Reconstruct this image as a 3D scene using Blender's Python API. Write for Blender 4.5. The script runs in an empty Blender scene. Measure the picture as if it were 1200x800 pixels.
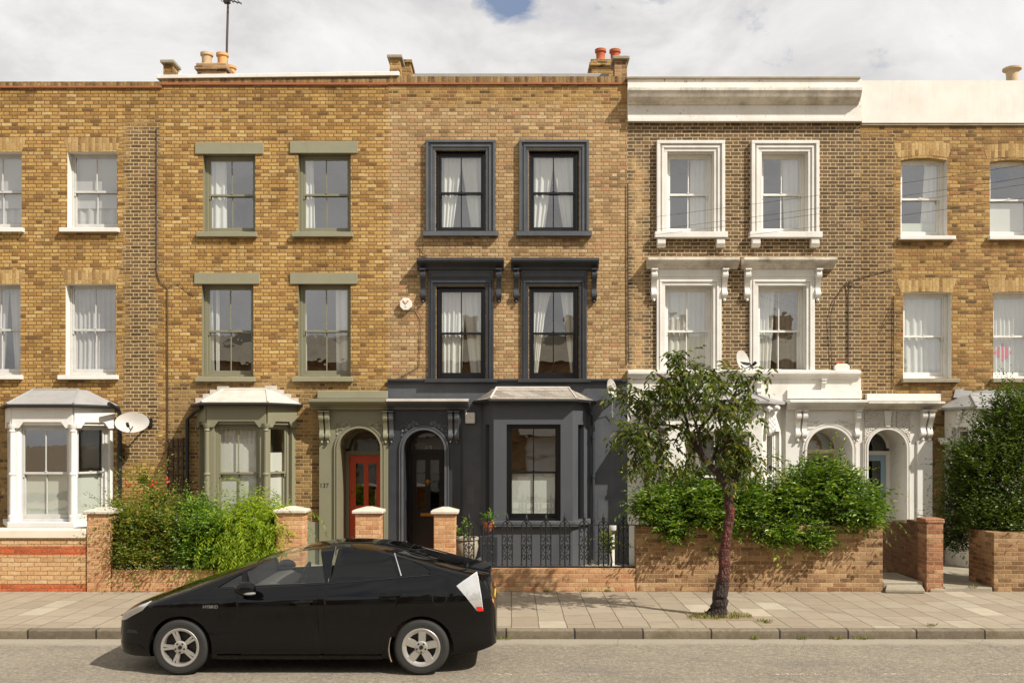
import bpy, bmesh, math, random
import numpy as np
from mathutils import Vector, Matrix, noise
R = random.Random(11)
S = bpy.context.scene
COL = S.collection
rad = math.radians
# ---------------------------------------------------------------- camera model
CAMD, CAMZ, FPX, HX, HY = 19.9, 2.6, 1120.0, 600.0, 514.0
def sc(Y): return FPX/(CAMD+Y)
def X(px, Y=0.0): return (px-HX)/sc(Y)
def Z(py, Y=0.0): return CAMZ+(HY-py)/sc(Y)
# ---------------------------------------------------------------- scene helpers
def tag(o, label=None, cat=None, group=None, kind=None):
    if label: o['label'] = label
    if cat: o['category'] = cat
    if group: o['group'] = group
    if kind or label: o['kind'] = kind or o.get('kind') or 'thing'
    return o
def thing(name, loc, label, cat, group=None):
    o = bpy.data.objects.new(name, None); COL.objects.link(o)
    o.location = loc; o.empty_display_size = .2
    return tag(o, label, cat, group)
def rootloc(o):
    v = Vector((0, 0, 0))
    while o is not None:
        v += Vector(o.location); o = o.parent
    return v
def frame(ox, oy, tx, ty, oz=0.0):
    l = math.hypot(tx, ty); tx /= l; ty /= l
    return Matrix(((tx, -ty, 0, ox), (ty, tx, 0, oy), (0, 0, 1, oz), (0, 0, 0, 1)))
I4 = Matrix.Identity(4)
class MB:
    def __init__(s, M=None):
        s.v = []; s.f = []; s.mi = []; s.M = M or I4; s.cur = 0
    def pt(s, p):
        s.v.append(s.M @ Vector(p)); return len(s.v)-1
    def face(s, pts):
        s.f.append([s.pt(p) for p in pts]); s.mi.append(s.cur)
    def idx(s, ids): s.f.append(list(ids)); s.mi.append(s.cur)
    def box(s, a0, a1, b0, b1, c0, c1):
        i = [s.pt(p) for p in ((a0,b0,c0),(a1,b0,c0),(a1,b1,c0),(a0,b1,c0),(a0,b0,c1),(a1,b0,c1),(a1,b1,c1),(a0,b1,c1))]
        for q in ((0,3,2,1),(4,5,6,7),(0,1,5,4),(1,2,6,5),(2,3,7,6),(3,0,4,7)): s.idx([i[k] for k in q])
    def loft(s, rings, close=True, caps=True):
        ids = [[s.pt(p) for p in r] for r in rings]
        n = len(ids[0])
        for a, b in zip(ids[:-1], ids[1:]):
            for k in range(n if close else n-1):
                k2 = (k+1) % n
                s.idx((a[k], a[k2], b[k2], b[k]))
        if caps:
            s.idx(ids[0][::-1]); s.idx(ids[-1])
    def prism(s, poly, b0, b1):                    # polygon in (t,z), extruded along n
        s.loft([[(p[0], b0, p[1]) for p in poly], [(p[0], b1, p[1]) for p in poly]])
    def prismx(s, poly, a0, a1):                   # polygon in (n,z), extruded along t
        s.loft([[(a0, p[0], p[1]) for p in poly], [(a1, p[0], p[1]) for p in poly]])
    def tube(s, pts, r, n=8, caps=True):
        pts = [Vector(p) for p in pts]
        rr = r if isinstance(r, (list, tuple)) else [r]*len(pts)
        rings = []; up = None
        for i, p in enumerate(pts):
            d = (pts[min(i+1, len(pts)-1)]-pts[max(i-1, 0)])
            if d.length < 1e-9: d = Vector((0,0,1))
            d.normalize()
            if up is None:
                up = Vector((0,0,1)) if abs(d.z) < .9 else Vector((1,0,0))
            a = d.cross(up)
            if a.length < 1e-6: a = d.cross(Vector((0,1,.2)))
            a.normalize(); b = a.cross(d); up = b
            rings.append([tuple(p+(a*math.cos(2*math.pi*k/n)+b*math.sin(2*math.pi*k/n))*rr[i]) for k in range(n)])
        s.loft(rings, True, caps)
    def lathe(s, prof, c, n=16, axis='z', caps=True):   # prof: (r,h)
        rings = []
        for r, h in prof:
            ring = []
            for k in range(n):
                a = 2*math.pi*k/n; x, y = r*math.cos(a), r*math.sin(a)
                ring.append((c[0]+x, c[1]+y, c[2]+h) if axis == 'z' else (c[0]+x, c[1]+h, c[2]+y))
            rings.append(ring)
        s.loft(rings, True, caps)
    def ball(s, c, rx, ry, rz, n=8, m=6):
        pr = []
        for j in range(m+1):
            a = -math.pi/2+math.pi*j/m
            pr.append([(c[0]+max(.02,math.cos(a))*rx*math.cos(2*math.pi*k/n), c[1]+max(.02,math.cos(a))*ry*math.sin(2*math.pi*k/n), c[2]+rz*math.sin(a)) for k in range(n)])
        s.loft(pr)
    def build(s, name, mats, parent=None, smooth=False, bevel=0, recalc=True, angle=35, seg=1):
        me = bpy.data.meshes.new(name)
        off = rootloc(parent) if parent is not None else Vector((0,0,0))
        me.from_pydata([tuple(v-off) for v in s.v], [], s.f)
        for m in (mats if isinstance(mats, (list, tuple)) else [mats]): me.materials.append(m)
        me.polygons.foreach_set('material_index', s.mi)
        if recalc:
            b = bmesh.new(); b.from_mesh(me); bmesh.ops.recalc_face_normals(b, faces=b.faces); b.to_mesh(me); b.free()
        if smooth:
            me.polygons.foreach_set('use_smooth', [True]*len(me.polygons))
            me.set_sharp_from_angle(angle=rad(angle))
        me.update()
        o = bpy.data.objects.new(name, me); COL.objects.link(o)
        if parent is not None: o.parent = parent
        if bevel:
            md = o.modifiers.new('bevel', 'BEVEL'); md.width = bevel; md.segments = seg; md.limit_method = 'ANGLE'; md.angle_limit = rad(40)
        return o
def panel(mb, t0, t1, z0, z1, holes, th, n0=0.0, rev=None, back=True):
    xs = sorted(set([t0, t1]+[h[0] for h in holes]+[h[1] for h in holes]))
    zs = sorted(set([z0, z1]+[h[2] for h in holes]+[h[3] for h in holes]))
    xs = [x for x in xs if t0-1e-6 <= x <= t1+1e-6]; zs = [z for z in zs if z0-1e-6 <= z <= z1+1e-6]
    base = mb.cur; n1 = n0+th
    for a, b in zip(xs[:-1], xs[1:]):
        for c, d in zip(zs[:-1], zs[1:]):
            mx, mz = (a+b)/2, (c+d)/2
            if any(h[0] < mx < h[1] and h[2] < mz < h[3] for h in holes): continue
            mb.face([(a,n0,c),(b,n0,c),(b,n0,d),(a,n0,d)])
            if back: mb.face([(a,n1,c),(a,n1,d),(b,n1,d),(b,n1,c)])
    def ring(a, b, c, d):
        mb.face([(a,n0,c),(a,n0,d),(a,n1,d),(a,n1,c)]); mb.face([(b,n0,c),(b,n1,c),(b,n1,d),(b,n0,d)])
        mb.face([(a,n0,d),(b,n0,d),(b,n1,d),(a,n1,d)]); mb.face([(a,n0,c),(a,n1,c),(b,n1,c),(b,n0,c)])
    ring(t0, t1, z0, z1)
    if rev is not None: mb.cur = rev
    for h in holes: ring(max(h[0],t0), min(h[1],t1), max(h[2],z0), min(h[3],z1))
    mb.cur = base
# ---------------------------------------------------------------- materials
def lin(r, g, b):
    f = lambda c: c/12.92 if c <= .04045 else ((c+.055)/1.055)**2.4
    return (f(r/255), f(g/255), f(b/255), 1)
class NT:
    def __init__(s, name):
        s.m = bpy.data.materials.new(name); s.m.use_nodes = True
        s.t = s.m.node_tree; s.t.nodes.clear()
        s.out = s.t.nodes.new('ShaderNodeOutputMaterial')
    def n(s, typ, **kw):
        x = s.t.nodes.new(typ)
        for k, v in kw.items():
            if k.startswith('i_'): 
                key = k[2:]; key = int(key) if key.isdigit() else key.replace('_', ' ')
                s.set(x.inputs[key], v)
            else: setattr(x, k, v)
        return x
    def set(s, sock, v):
        if isinstance(v, bpy.types.NodeSocket): s.t.links.new(v, sock)
        else: sock.default_value = v
    def math(s, op, a, b=None, c=None, clamp=False):
        x = s.t.nodes.new('ShaderNodeMath'); x.operation = op; x.use_clamp = clamp
        for i, v in enumerate((a, b, c)):
            if v is not None: s.set(x.inputs[i], v)
        return x.outputs[0]
    def mix(s, f, a, b, mode='MIX'):
        x = s.t.nodes.new('ShaderNodeMix'); x.data_type = 'RGBA'; x.blend_type = mode
        s.set(x.inputs[0], f); s.set(x.inputs[6], a); s.set(x.inputs[7], b)
        return x.outputs[2]
    def ramp(s, f, stops, const=False):
        x = s.t.nodes.new('ShaderNodeValToRGB'); e = x.color_ramp.elements
        if const: x.color_ramp.interpolation = 'CONSTANT'
        while len(e) < len(stops): e.new(.5)
        for el, (p, c) in zip(e, stops):
            el.position = p; el.color = c if len(c) == 4 else (*c, 1)
        s.set(x.inputs[0], f); return x.outputs[0]
    def noise(s, vec, scale, detail=4, rough=.55, dist=0):
        x = s.t.nodes.new('ShaderNodeTexNoise'); s.set(x.inputs['Vector'], vec)
        x.inputs['Scale'].default_value = scale; x.inputs['Detail'].default_value = detail; x.inputs['Roughness'].default_value = rough
        x.inputs['Distortion'].default_value = dist
        return x.outputs[0]
    def pos(s): return s.t.nodes.new('ShaderNodeNewGeometry').outputs['Position']
    def comb(s, x, y, z):
        c = s.t.nodes.new('ShaderNodeCombineXYZ')
        for i, v in enumerate((x, y, z)): s.set(c.inputs[i], v)
        return c.outputs[0]
    def sep(s, v):
        x = s.t.nodes.new('ShaderNodeSeparateXYZ'); s.set(x.inputs[0], v); return x.outputs
    def pbsdf(s, col, rough=.8, bump=None, bd=.01, bs=.5, **kw):
        p = s.t.nodes.new('ShaderNodeBsdfPrincipled')
        s.set(p.inputs['Base Color'], col); s.set(p.inputs['Roughness'], rough)
        for k, v in kw.items(): s.set(p.inputs[k.replace('_', ' ')], v)
        if bump is not None:
            b = s.t.nodes.new('ShaderNodeBump'); b.inputs['Distance'].default_value = bd; b.inputs['Strength'].default_value = bs
            s.set(b.inputs['Height'], bump); s.t.links.new(b.outputs[0], p.inputs['Normal'])
        s.t.links.new(p.outputs[0], s.out.inputs[0]); return p
G = lambda v: (v, v, v, 1)
def bond(t, u, v, L, h, joint, flemish=True, stag=.5):
    """returns (random per brick, second random, mortar mask 0..1)"""
    r = t.math('DIVIDE', v, h); row = t.math('FLOOR', r); fv = t.math('FRACT', r)
    if flemish:
        P = L*1.5
        uu = t.math('ADD', t.math('DIVIDE', u, P), t.math('MULTIPLY', row, .5))
        cell = t.math('FLOOR', uu); fu = t.math('FRACT', uu)
        head = t.math('GREATER_THAN', fu, 2/3)
        idx = t.math('ADD', t.math('MULTIPLY', cell, 2), head)
        d1 = t.math('MINIMUM', t.math('MINIMUM', fu, t.math('SUBTRACT', 1.0, fu)), t.math('ABSOLUTE', t.math('SUBTRACT', fu, 2/3)))
        du = t.math('MULTIPLY', d1, P)
    else:
        wn = t.n('ShaderNodeTexWhiteNoise', noise_dimensions='1D'); t.set(wn.inputs['W'], row)
        off = t.math('MULTIPLY', row, .5) if stag == .5 else wn.outputs[0]
        uu = t.math('ADD', t.math('DIVIDE', u, L), off)
        idx = t.math('FLOOR', uu); fu = t.math('FRACT', uu)
        du = t.math('MULTIPLY', t.math('MINIMUM', fu, t.math('SUBTRACT', 1.0, fu)), L)
    dv = t.math('MULTIPLY', t.math('MINIMUM', fv, t.math('SUBTRACT', 1.0, fv)), h)
    d = t.math('MINIMUM', du, dv)
    mask = t.n('ShaderNodeMapRange', i_0=d, i_1=joint*.25, i_2=joint*.75, i_3=1.0, i_4=0.0); mask = mask.outputs[0]
    w = t.n('ShaderNodeTexWhiteNoise', noise_dimensions='2D'); t.set(w.inputs['Vector'], t.comb(idx, row, 0.0))
    return w.outputs[0], t.sep(w.outputs[1]), mask
def brick(name, stops, mortar, L=.225, h=.0752, joint=.011, patch=None, flemish=True, swap=False, stain=.55, bands=None, rgh=.9, zoff=0.0, stainc=(78,58,38), pale=.0, soot=None, sills=()):
    t = NT(name); P = t.pos(); w = t.noise(P, 1.7, 2)
    x, y, z = t.sep(P)
    u = t.math('ADD', x, t.math('MULTIPLY', y, 1.0)); v = t.math('ADD', z, 10.0+zoff)
    wob = t.math('MULTIPLY', t.math('SUBTRACT', w, .5), .02)
    wob2 = t.math('ADD', t.math('MULTIPLY', t.math('SUBTRACT', t.noise(P, 14, 2), .5), .016), t.math('MULTIPLY', t.math('SUBTRACT', t.noise(P, 47, 2), .5), .010))
    v = t.math('ADD', t.math('ADD', v, wob), wob2); u = t.math('ADD', t.math('ADD', u, 40.0), wob2)
    if swap: u, v = v, u
    rnd, r3, mask = bond(t, u, v, L, h, joint, flemish)
    big = t.noise(P, .8, 4, .6)
    rnd = t.math('FRACT', t.math('ADD', t.math('MULTIPLY', rnd, .97), t.math('MULTIPLY', big, .02)))
    col = t.ramp(rnd, stops)
    mort = t.mix(t.noise(P, 3, 3), mortar, tuple(c*.72 for c in mortar[:3])+(1,))
    if patch:
        for (x0, x1, z0, z1, st2, mo2) in patch:
            nz = t.math('MULTIPLY', t.math('SUBTRACT', t.noise(P, 2.2, 4, .7), .5), .9)
            def edge(val, e, sgn):
                return t.math('MULTIPLY', t.math('SUBTRACT', t.math('ADD', val, nz), e), 5.0*sgn, clamp=True)
            m = t.math('MULTIPLY', t.math('MULTIPLY', edge(x, x0, 1), edge(x, x1, -1)), t.math('MULTIPLY', edge(z, z0, 1), edge(z, z1, -1)))
            col = t.mix(m, col, t.ramp(rnd, st2)); mort = t.mix(m, mort, mo2)
    if bands:                                    # (z0, z1, stops)
        for z0, z1, st2 in bands:
            m = t.math('MULTIPLY', t.math('GREATER_THAN', z, z0), t.math('LESS_THAN', z, z1))
            col = t.mix(m, col, t.ramp(rnd, st2))
    # mottling inside each brick
    n1 = t.noise(P, 24, 6, .8)
    col = t.mix(t.math('MULTIPLY', t.math('SUBTRACT', n1, .45), 4.0, clamp=True), col, t.mix(.55, col, lin(*stainc)))
    n3 = t.noise(P, 36, 5, .8)
    col = t.mix(t.math('MULTIPLY', t.math('SUBTRACT', n3, .52), 4.0, clamp=True), col, t.mix(.55, col, lin(226,196,148)))
    n4 = t.noise(P, 9, 4, .65)
    col = t.mix(t.math('MULTIPLY', t.math('SUBTRACT', n4, .55), 2.6, clamp=True), col, t.mix(.38, col, lin(112,84,52)))
    smear = t.math('MULTIPLY', t.math('SUBTRACT', t.noise(P, 4.5, 4, .6), .55), 2.5, clamp=True)
    mask2 = t.math('MAXIMUM', mask, t.math('MULTIPLY', smear, .45*t_if(pale)))
    col = t.mix(mask2, col, mort)
    n2 = t.noise(t.comb(t.math('MULTIPLY', x, 1.0), y, t.math('MULTIPLY', z, .55)), .9, 5, .6)
    st = t.math('MULTIPLY', t.math('SUBTRACT', n2, .45), 2.4, clamp=True)
    col = t.mix(t.math('MULTIPLY', st, stain), col, t.mix(.75, col, lin(*stainc), 'MULTIPLY'))
    if soot:
        s1 = t.math('MULTIPLY', t.math('SUBTRACT', z, soot[0]), 1/(soot[1]-soot[0]), clamp=True)
        s2 = t.math('MULTIPLY', t.math('SUBTRACT', t.noise(t.comb(t.math('MULTIPLY', x, 1.6), y, t.math('MULTIPLY', z, .8)), 1.6, 5, .65), .3), 2.2, clamp=True)
        col = t.mix(t.math('MULTIPLY', t.math('MULTIPLY', s1, s2), .55), col, t.mix(.85, col, lin(96,78,56), 'MULTIPLY'))
    if sills:
        tot = None; stk = t.math('MULTIPLY', t.math('SUBTRACT', t.noise(t.comb(t.math('MULTIPLY', x, 9), 0.0, t.math('MULTIPLY', z, .8)), 1.0, 4, .6), .35), 2.5, clamp=True)
        for (sx0, sx1, sz) in sills:
            fx = t.math('MULTIPLY', t.math('MULTIPLY', t.math('SUBTRACT', x, sx0-.1), 6.0, clamp=True), t.math('MULTIPLY', t.math('SUBTRACT', sx1+.1, x), 6.0, clamp=True))
            fz = t.math('MULTIPLY', t.math('SUBTRACT', z, sz-.75), 1.2, clamp=True); fz = t.math('MULTIPLY', fz, t.math('LESS_THAN', z, sz))
            m_ = t.math('MULTIPLY', fx, fz); tot = m_ if tot is None else t.math('MAXIMUM', tot, m_)
        col = t.mix(t.math('MULTIPLY', t.math('MULTIPLY', tot, stk), .6), col, t.mix(.9, col, lin(110,92,70), 'MULTIPLY'))
    hgt = t.math('ADD', t.math('MULTIPLY', mask, -1.0), t.math('ADD', t.math('MULTIPLY', n1, .6), t.math('MULTIPLY', t.math('SUBTRACT', r3[0], .5), .5)))
    t.pbsdf(col, rgh, hgt, .007, .85, Specular_IOR_Level=.25)
    return t.m
def t_if(v): return 1.0 if v == 0 else v
def paint(name, c, rough=.55, dirt=.25, dc=(120,105,85), bump=.3, peel=0, scale=1.0, streak=True):
    t = NT(name); P = t.pos(); x, y, z = t.sep(P)
    n = t.noise(P, 2.2*scale, 6, .65)
    col = t.mix(t.math('MULTIPLY', t.math('MULTIPLY', t.math('SUBTRACT', n, .42), 2.5, clamp=True), dirt), lin(*c), lin(*dc))
    if streak:
        s2 = t.noise(t.comb(t.math('MULTIPLY', x, 14), t.math('MULTIPLY', y, 14), t.math('MULTIPLY', z, .9)), 1.0, 4, .6)
        col = t.mix(t.math('MULTIPLY', t.math('MULTIPLY', t.math('SUBTRACT', s2, .55), 3.0, clamp=True), dirt*.8), col, lin(*dc))
    if peel:
        pn = t.noise(P, 9, 6, .7)
        col = t.mix(t.math('MULTIPLY', t.math('SUBTRACT', pn, .62-.1*peel), 14, clamp=True), col, lin(*[k*.72 for k in dc]))
    b = t.noise(P, 45, 4, .6)
    t.pbsdf(col, t.math('ADD', rough-.08, t.math('MULTIPLY', n, .16)), t.math('ADD', b, t.math('MULTIPLY', n, 1.5)), .004, bump)
    return t.m
def simple(name, c, rough=.5, metal=0, var=.12, **kw):
    t = NT(name); P = t.pos(); n = t.noise(P, 8, 4)
    d = lin(*c)
    col = t.mix(n, tuple(k*(1-var) for k in d[:3])+(1,), tuple(min(1, k*(1+var)) for k in d[:3])+(1,))
    t.pbsdf(col, rough, t.noise(P, 60, 2), .001, .2, Metallic=metal, **kw); return t.m
def glass(name, tint=(.92,.95,.93), refl=1.0, base=.05, wav=.25, rough=0.0):
    t = NT(name); P = t.pos()
    b = t.n('ShaderNodeBump'); b.inputs['Distance'].default_value = .004; b.inputs['Strength'].default_value = wav
    t.set(b.inputs['Height'], t.noise(P, 2.6, 2))
    tr = t.n('ShaderNodeBsdfTransparent'); tr.inputs[0].default_value = (*tint, 1)
    gl = t.n('ShaderNodeBsdfGlossy'); gl.inputs['Roughness'].default_value = rough; t.t.links.new(b.outputs[0], gl.inputs['Normal'])
    gl.inputs[0].default_value = (1,1,1,1)
    fr = t.n('ShaderNodeLayerWeight'); fr.inputs[0].default_value = .5
    sch = t.math('ADD', .04, t.math('MULTIPLY', t.math('POWER', fr.outputs[1], 5.0), .96))
    f = t.math('ADD', t.math('MULTIPLY', sch, 1.6*refl), base, clamp=True)
    mx = t.n('ShaderNodeMixShader'); t.set(mx.inputs[0], f)
    t.t.links.new(tr.outputs[0], mx.inputs[1]); t.t.links.new(gl.outputs[0], mx.inputs[2]); t.t.links.new(mx.outputs[0], t.out.inputs[0])
    return t.m
def leafmat(name, stops, trans=.35, rough=.45, tc=1.3):
    t = NT(name)
    g = t.n('ShaderNodeNewGeometry')
    col = t.ramp(g.outputs['Random Per Island'], [(p, lin(*c)) for p, c in stops])
    col = t.mix(t.math('MULTIPLY', t.noise(g.outputs['Position'], 2.5, 2), .5), col, t.mix(1, col, (.55,.6,.4,1), 'MULTIPLY'))
    p = t.n('ShaderNodeBsdfPrincipled'); t.set(p.inputs['Base Color'], col); p.inputs['Roughness'].default_value = rough
    p.inputs['Specular IOR Level'].default_value = .4
    tr = t.n('ShaderNodeBsdfTranslucent'); t.set(tr.inputs[0], t.mix(1, col, (tc*1.05, tc, .55, 1), 'MULTIPLY'))
    mx = t.n('ShaderNodeMixShader'); mx.inputs[0].default_value = trans
    t.t.links.new(p.outputs[0], mx.inputs[1]); t.t.links.new(tr.outputs[0], mx.inputs[2]); t.t.links.new(mx.outputs[0], t.out.inputs[0])
    return t.m
def cloth(name, c, trans=.35):
    t = NT(name)
    d = t.n('ShaderNodeBsdfDiffuse'); d.inputs[0].default_value = lin(*c)
    tr = t.n('ShaderNodeBsdfTranslucent'); tr.inputs[0].default_value = lin(*c)
    mx = t.n('ShaderNodeMixShader'); mx.inputs[0].default_value = trans
    t.t.links.new(d.outputs[0], mx.inputs[1]); t.t.links.new(tr.outputs[0], mx.inputs[2]); t.t.links.new(mx.outputs[0], t.out.inputs[0])
    return t.m
def st(*cs):
    n = len(cs); return [(i/(n-1), lin(*c)) for i, c in enumerate(cs)]
OCH = st((103,74,43),(151,113,60),(180,140,77),(188,150,85),(194,157,93),(168,125,67),(204,174,114),(142,102,55),(183,145,80))
OCHD = st((73,57,39),(109,86,56),(144,116,73),(157,128,81),(120,95,59),(166,137,91),(91,71,47))
PINK = st((111,87,61),(167,136,95),(188,156,110),(176,143,99),(195,168,121),(173,126,87),(200,174,131),(147,116,79),(184,153,107))
DRK = st((64,52,39),(94,76,54),(115,93,67),(101,81,58),(80,64,47),(134,109,78),(73,59,44),(111,90,63))
OCH5 = st((86,66,41),(136,103,58),(169,133,78),(180,144,86),(149,112,63),(188,157,99),(163,113,71),(112,87,53))
GWB = st((150,112,78),(182,138,98),(196,152,110),(204,166,124),(178,122,84),(190,140,100),(170,128,92))
M = {}
def SL(*q): return tuple((X(p0), X(p1), Z(y)) for p0, p1, y in q)
M['h1'] = brick('brick_house1', OCH, lin(132,104,66), joint=.017, patch=[(X(139), X(191), 2.0, Z(140), DRK, lin(198,170,120)), (-14, X(70), 0, Z(478), OCHD, lin(150,122,80))], soot=(Z(150), Z(103)), sills=SL((72,140,272),(-40,27,272),(69,139,445),(-40,24,445)))  # dark mortar tone includes the shadow below each brick
M['h2'] = brick('brick_house2', OCH, lin(136,108,70), joint=.017, patch=[(X(185), X(452), 0, Z(440), OCHD, lin(170,140,92))], soot=(Z(140), Z(100)), sills=SL((232,302,279),(342,413,279),(229,301,447),(346,413,447)))  # mortar also darkened for the shadow in the joints
M['h3'] = brick('brick_house3', PINK, lin(150,124,90), joint=.016, stain=.5, patch=[(X(440), X(745), Z(128), 12, OCH5, lin(176,146,98))], soot=(Z(135), Z(100)), sills=SL((496,581,278),(605,693,278)))
M['h4'] = brick('brick_house4', DRK, lin(206,182,142), joint=.016, stain=.5, patch=[(X(735), X(760), 3, 8.6, PINK, lin(190,162,116))], soot=(Z(180), Z(146)), sills=SL((766,853,280),(877,966,280)))
M['h5'] = brick('brick_house5', OCH5, lin(150,122,80), joint=.016, patch=[(X(1000), X(1056), 3, 9, DRK, lin(190,160,112)), (X(1080), X(1300), 0, Z(452), OCHD, lin(130,104,70))], soot=(Z(175), Z(147)), sills=SL((1054,1120,281),(1158,1230,281),(1053,1122,448),(1160,1230,448)))
M['arch'] = brick('brick_arch', st((128,98,60),(164,130,82),(182,150,96),(194,164,112),(150,116,70)), lin(190,158,104), L=.3, h=.072, joint=.01, flemish=False, swap=True)
M['edge'] = brick('brick_on_edge', OCHD, lin(150,122,80), L=.3, h=.072, joint=.012, flemish=False, swap=True, zoff=.1)
M['gw'] = brick('brick_garden_wall', GWB, lin(196,164,124), joint=.012, flemish=False, stain=.3)
M['gw4'] = brick('brick_old_wall', st((92,66,44),(136,102,70),(164,128,90),(182,146,106),(126,90,60),(154,116,80),(192,158,118)), lin(188,160,122), joint=.012, flemish=False, stain=1.0)  # brick tone dulled and stain raised partly to carry the hedge's shade
M['gwdark'] = brick('brick_dark_wall', st((84,54,40),(112,74,52),(128,88,62),(96,64,46),(140,100,70)), lin(126,100,76), joint=.012, flemish=False, stain=1.0)
M['gwred'] = brick('brick_red_pier', st((104,64,46),(140,84,60),(164,112,80),(120,76,54),(182,140,104),(150,98,70)), lin(170,142,110), joint=.012, flemish=False, stain=.5)
RED = st((176,84,46),(196,98,56),(186,90,50),(160,74,42))
M['gw1'] = brick('brick_pale_wall', st((194,152,104),(208,170,122),(200,158,110),(212,178,134),(184,140,94)), lin(146,114,80), joint=.009, flemish=False, stain=.15,
                 bands=[(Z(650,-3.62), Z(639.6,-3.62), RED), (Z(698,-3.62), Z(683.5,-3.62), RED)], zoff=.028)
M['pier'] = brick('brick_pier', st((190,140,98),(206,160,116),(196,146,104),(180,124,84),(214,174,130)), lin(200,166,124), joint=.011, flemish=False, stain=.2)
M['tile'] = simple('creasing_tile', (150,90,56), .85, var=.25)
M['white'] = paint('white_paint', (222,219,211), .5, .22, (170,155,130))
M['whitew'] = paint('weathered_white_render', (220,216,206), .7, .35, (165,148,120), .5, peel=.12)
M['whitem'] = paint('white_moulding', (220,216,207), .55, .35, (150,136,112), .35)
M['cornice'] = paint('stained_white_cornice', (214,205,190), .7, 1.0, (112,102,88), .5)
M['cream'] = paint('cream_masonry', (222,210,188), .7, .3, (160,142,112))
M['green'] = paint('sage_green_paint', (126,122,98), .5, .25, (100,92,72))
M['greenl'] = paint('sage_green_render', (136,133,108), .7, .3, (105,98,78))
M['slate'] = paint('slate_grey_render', (68,71,76), .6, .45, (104,102,99), .5)
M['slated'] = paint('dark_slate_paint', (46,48,52), .42, .35, (80,82,84), .3)
M['slatel'] = paint('grey_moulding_paint', (76,79,82), .4, .45, (112,113,112), .3)
M['bayg'] = paint('bay_grey_render', (70,72,76), .65, .35, (84,83,82), .4)
M['black'] = simple('black_gloss_paint', (16,16,17), .28)
M['blackm'] = simple('black_iron', (26,25,25), .5)
M['lead'] = paint('lead_sheet', (152,150,146), .55, .5, (106,104,100), .4)
M['leadw'] = paint('painted_lead', (196,188,176), .6, .6, (140,130,114), .4, scale=1.5)
M['concrete'] = paint('weathered_concrete', (150,140,120), .9, .6, (90,82,66), .6)
M['capst'] = paint('pier_cap_stone', (200,190,172), .75, .7, (140,128,108), .5)
M['interior'] = simple('interior_plaster', (120,112,100), .9)
M['curtw'] = cloth('white_voile', (242,238,230), .14)
M['curtg'] = cloth('grey_curtain', (206,199,196), .15)
M['curtd'] = cloth('taupe_curtain', (150,140,128), .1)
M['blind'] = cloth('roller_blind', (238,234,222), .12)
M['frost'] = cloth('frosted_film', (226,226,214), .15)
M['glass'] = glass('window_glass', base=.16)
M['glassr'] = glass('old_window_glass', base=.19, wav=.45)
M['glassd'] = glass('dark_door_glass', tint=(.25,.27,.27), base=.03)
M['red'] = simple('vermilion_door_paint', (206,72,32), .35, var=.06)
M['bluep'] = simple('pale_blue_door_paint', (140,168,182), .45, var=.06)
M['brass'] = simple('brass', (176,130,62), .3, 1.0)
M['wood'] = paint('weathered_wood', (72,52,36), .85, .6, (60,42,28), .6)
M['terra'] = paint('terracotta', (176,92,56), .85, .4, (110,66,44))
M['buffpot'] = paint('buff_clay', (190,164,126), .85, .5, (130,104,72))
M['orpot'] = paint('orange_clay', (206,156,100), .85, .4, (140,96,60))
M['sashg'] = paint('weathered_shaded_white', (192,190,184), .55, .45, (150,146,138), .3, scale=2)  # weathered grey for the bay; on upper sashes the grey stands in for shade
M['plastic'] = simple('white_plastic', (222,216,204), .35, var=.04)
M['dish'] = simple('dish_grey', (190,184,174), .5, var=.06)
M['cable'] = simple('brown_cable', (66,48,36), .6)
M['wire'] = simple('black_wire', (40,38,36), .6)
M['stem'] = simple('brown_stem', (72,52,36), .9)
CLX, CLY, CLZ, COV = 0.0, 0.0, 0.0, .27
# ================================================================ building pieces
def curtain(mb, ta, tb, ba, bb, z0, z1, n, folds=7, amp=.025, pw=1.0, seed=0):
    """sheet hanging from [ta,tb] at the top to [ba,bb] at the bottom"""
    NX, NZ = folds*6, 12; rr = random.Random(seed); ph = [rr.uniform(0, 6) for _ in range(4)]
    g = []
    for j in range(NZ+1):
        f = j/NZ; z = z1+(z0-z1)*f; k = f**pw
        a = ta+(ba-ta)*k; b = tb+(bb-tb)*k; row = []
        for i in range(NX+1):
            u = i/NX
            d = amp*math.sin(2*math.pi*folds*u+ph[0]+.6*math.sin(3*f+ph[1])+1.2*math.sin(5*u+ph[2]))+amp*.5*math.sin(2*math.pi*folds*.37*u+ph[3])
            row.append(mb.pt((a+(b-a)*u, n+d, z)))
        g.append(row)
    for j in range(NZ):
        for i in range(NX): mb.idx((g[j][i], g[j][i+1], g[j+1][i+1], g[j+1][i]))
def frame_box(mb, t0, t1, z0, z1, n0, n1, ws, wt, wb):
    mb.box(t0, t0+ws, n0, n1, z0, z1); mb.box(t1-ws, t1, n0, n1, z0, z1)
    mb.box(t0+ws, t1-ws, n0, n1, z0, z0+wb); mb.box(t0+ws, t1-ws, n0, n1, z1-wt, z1)
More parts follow.
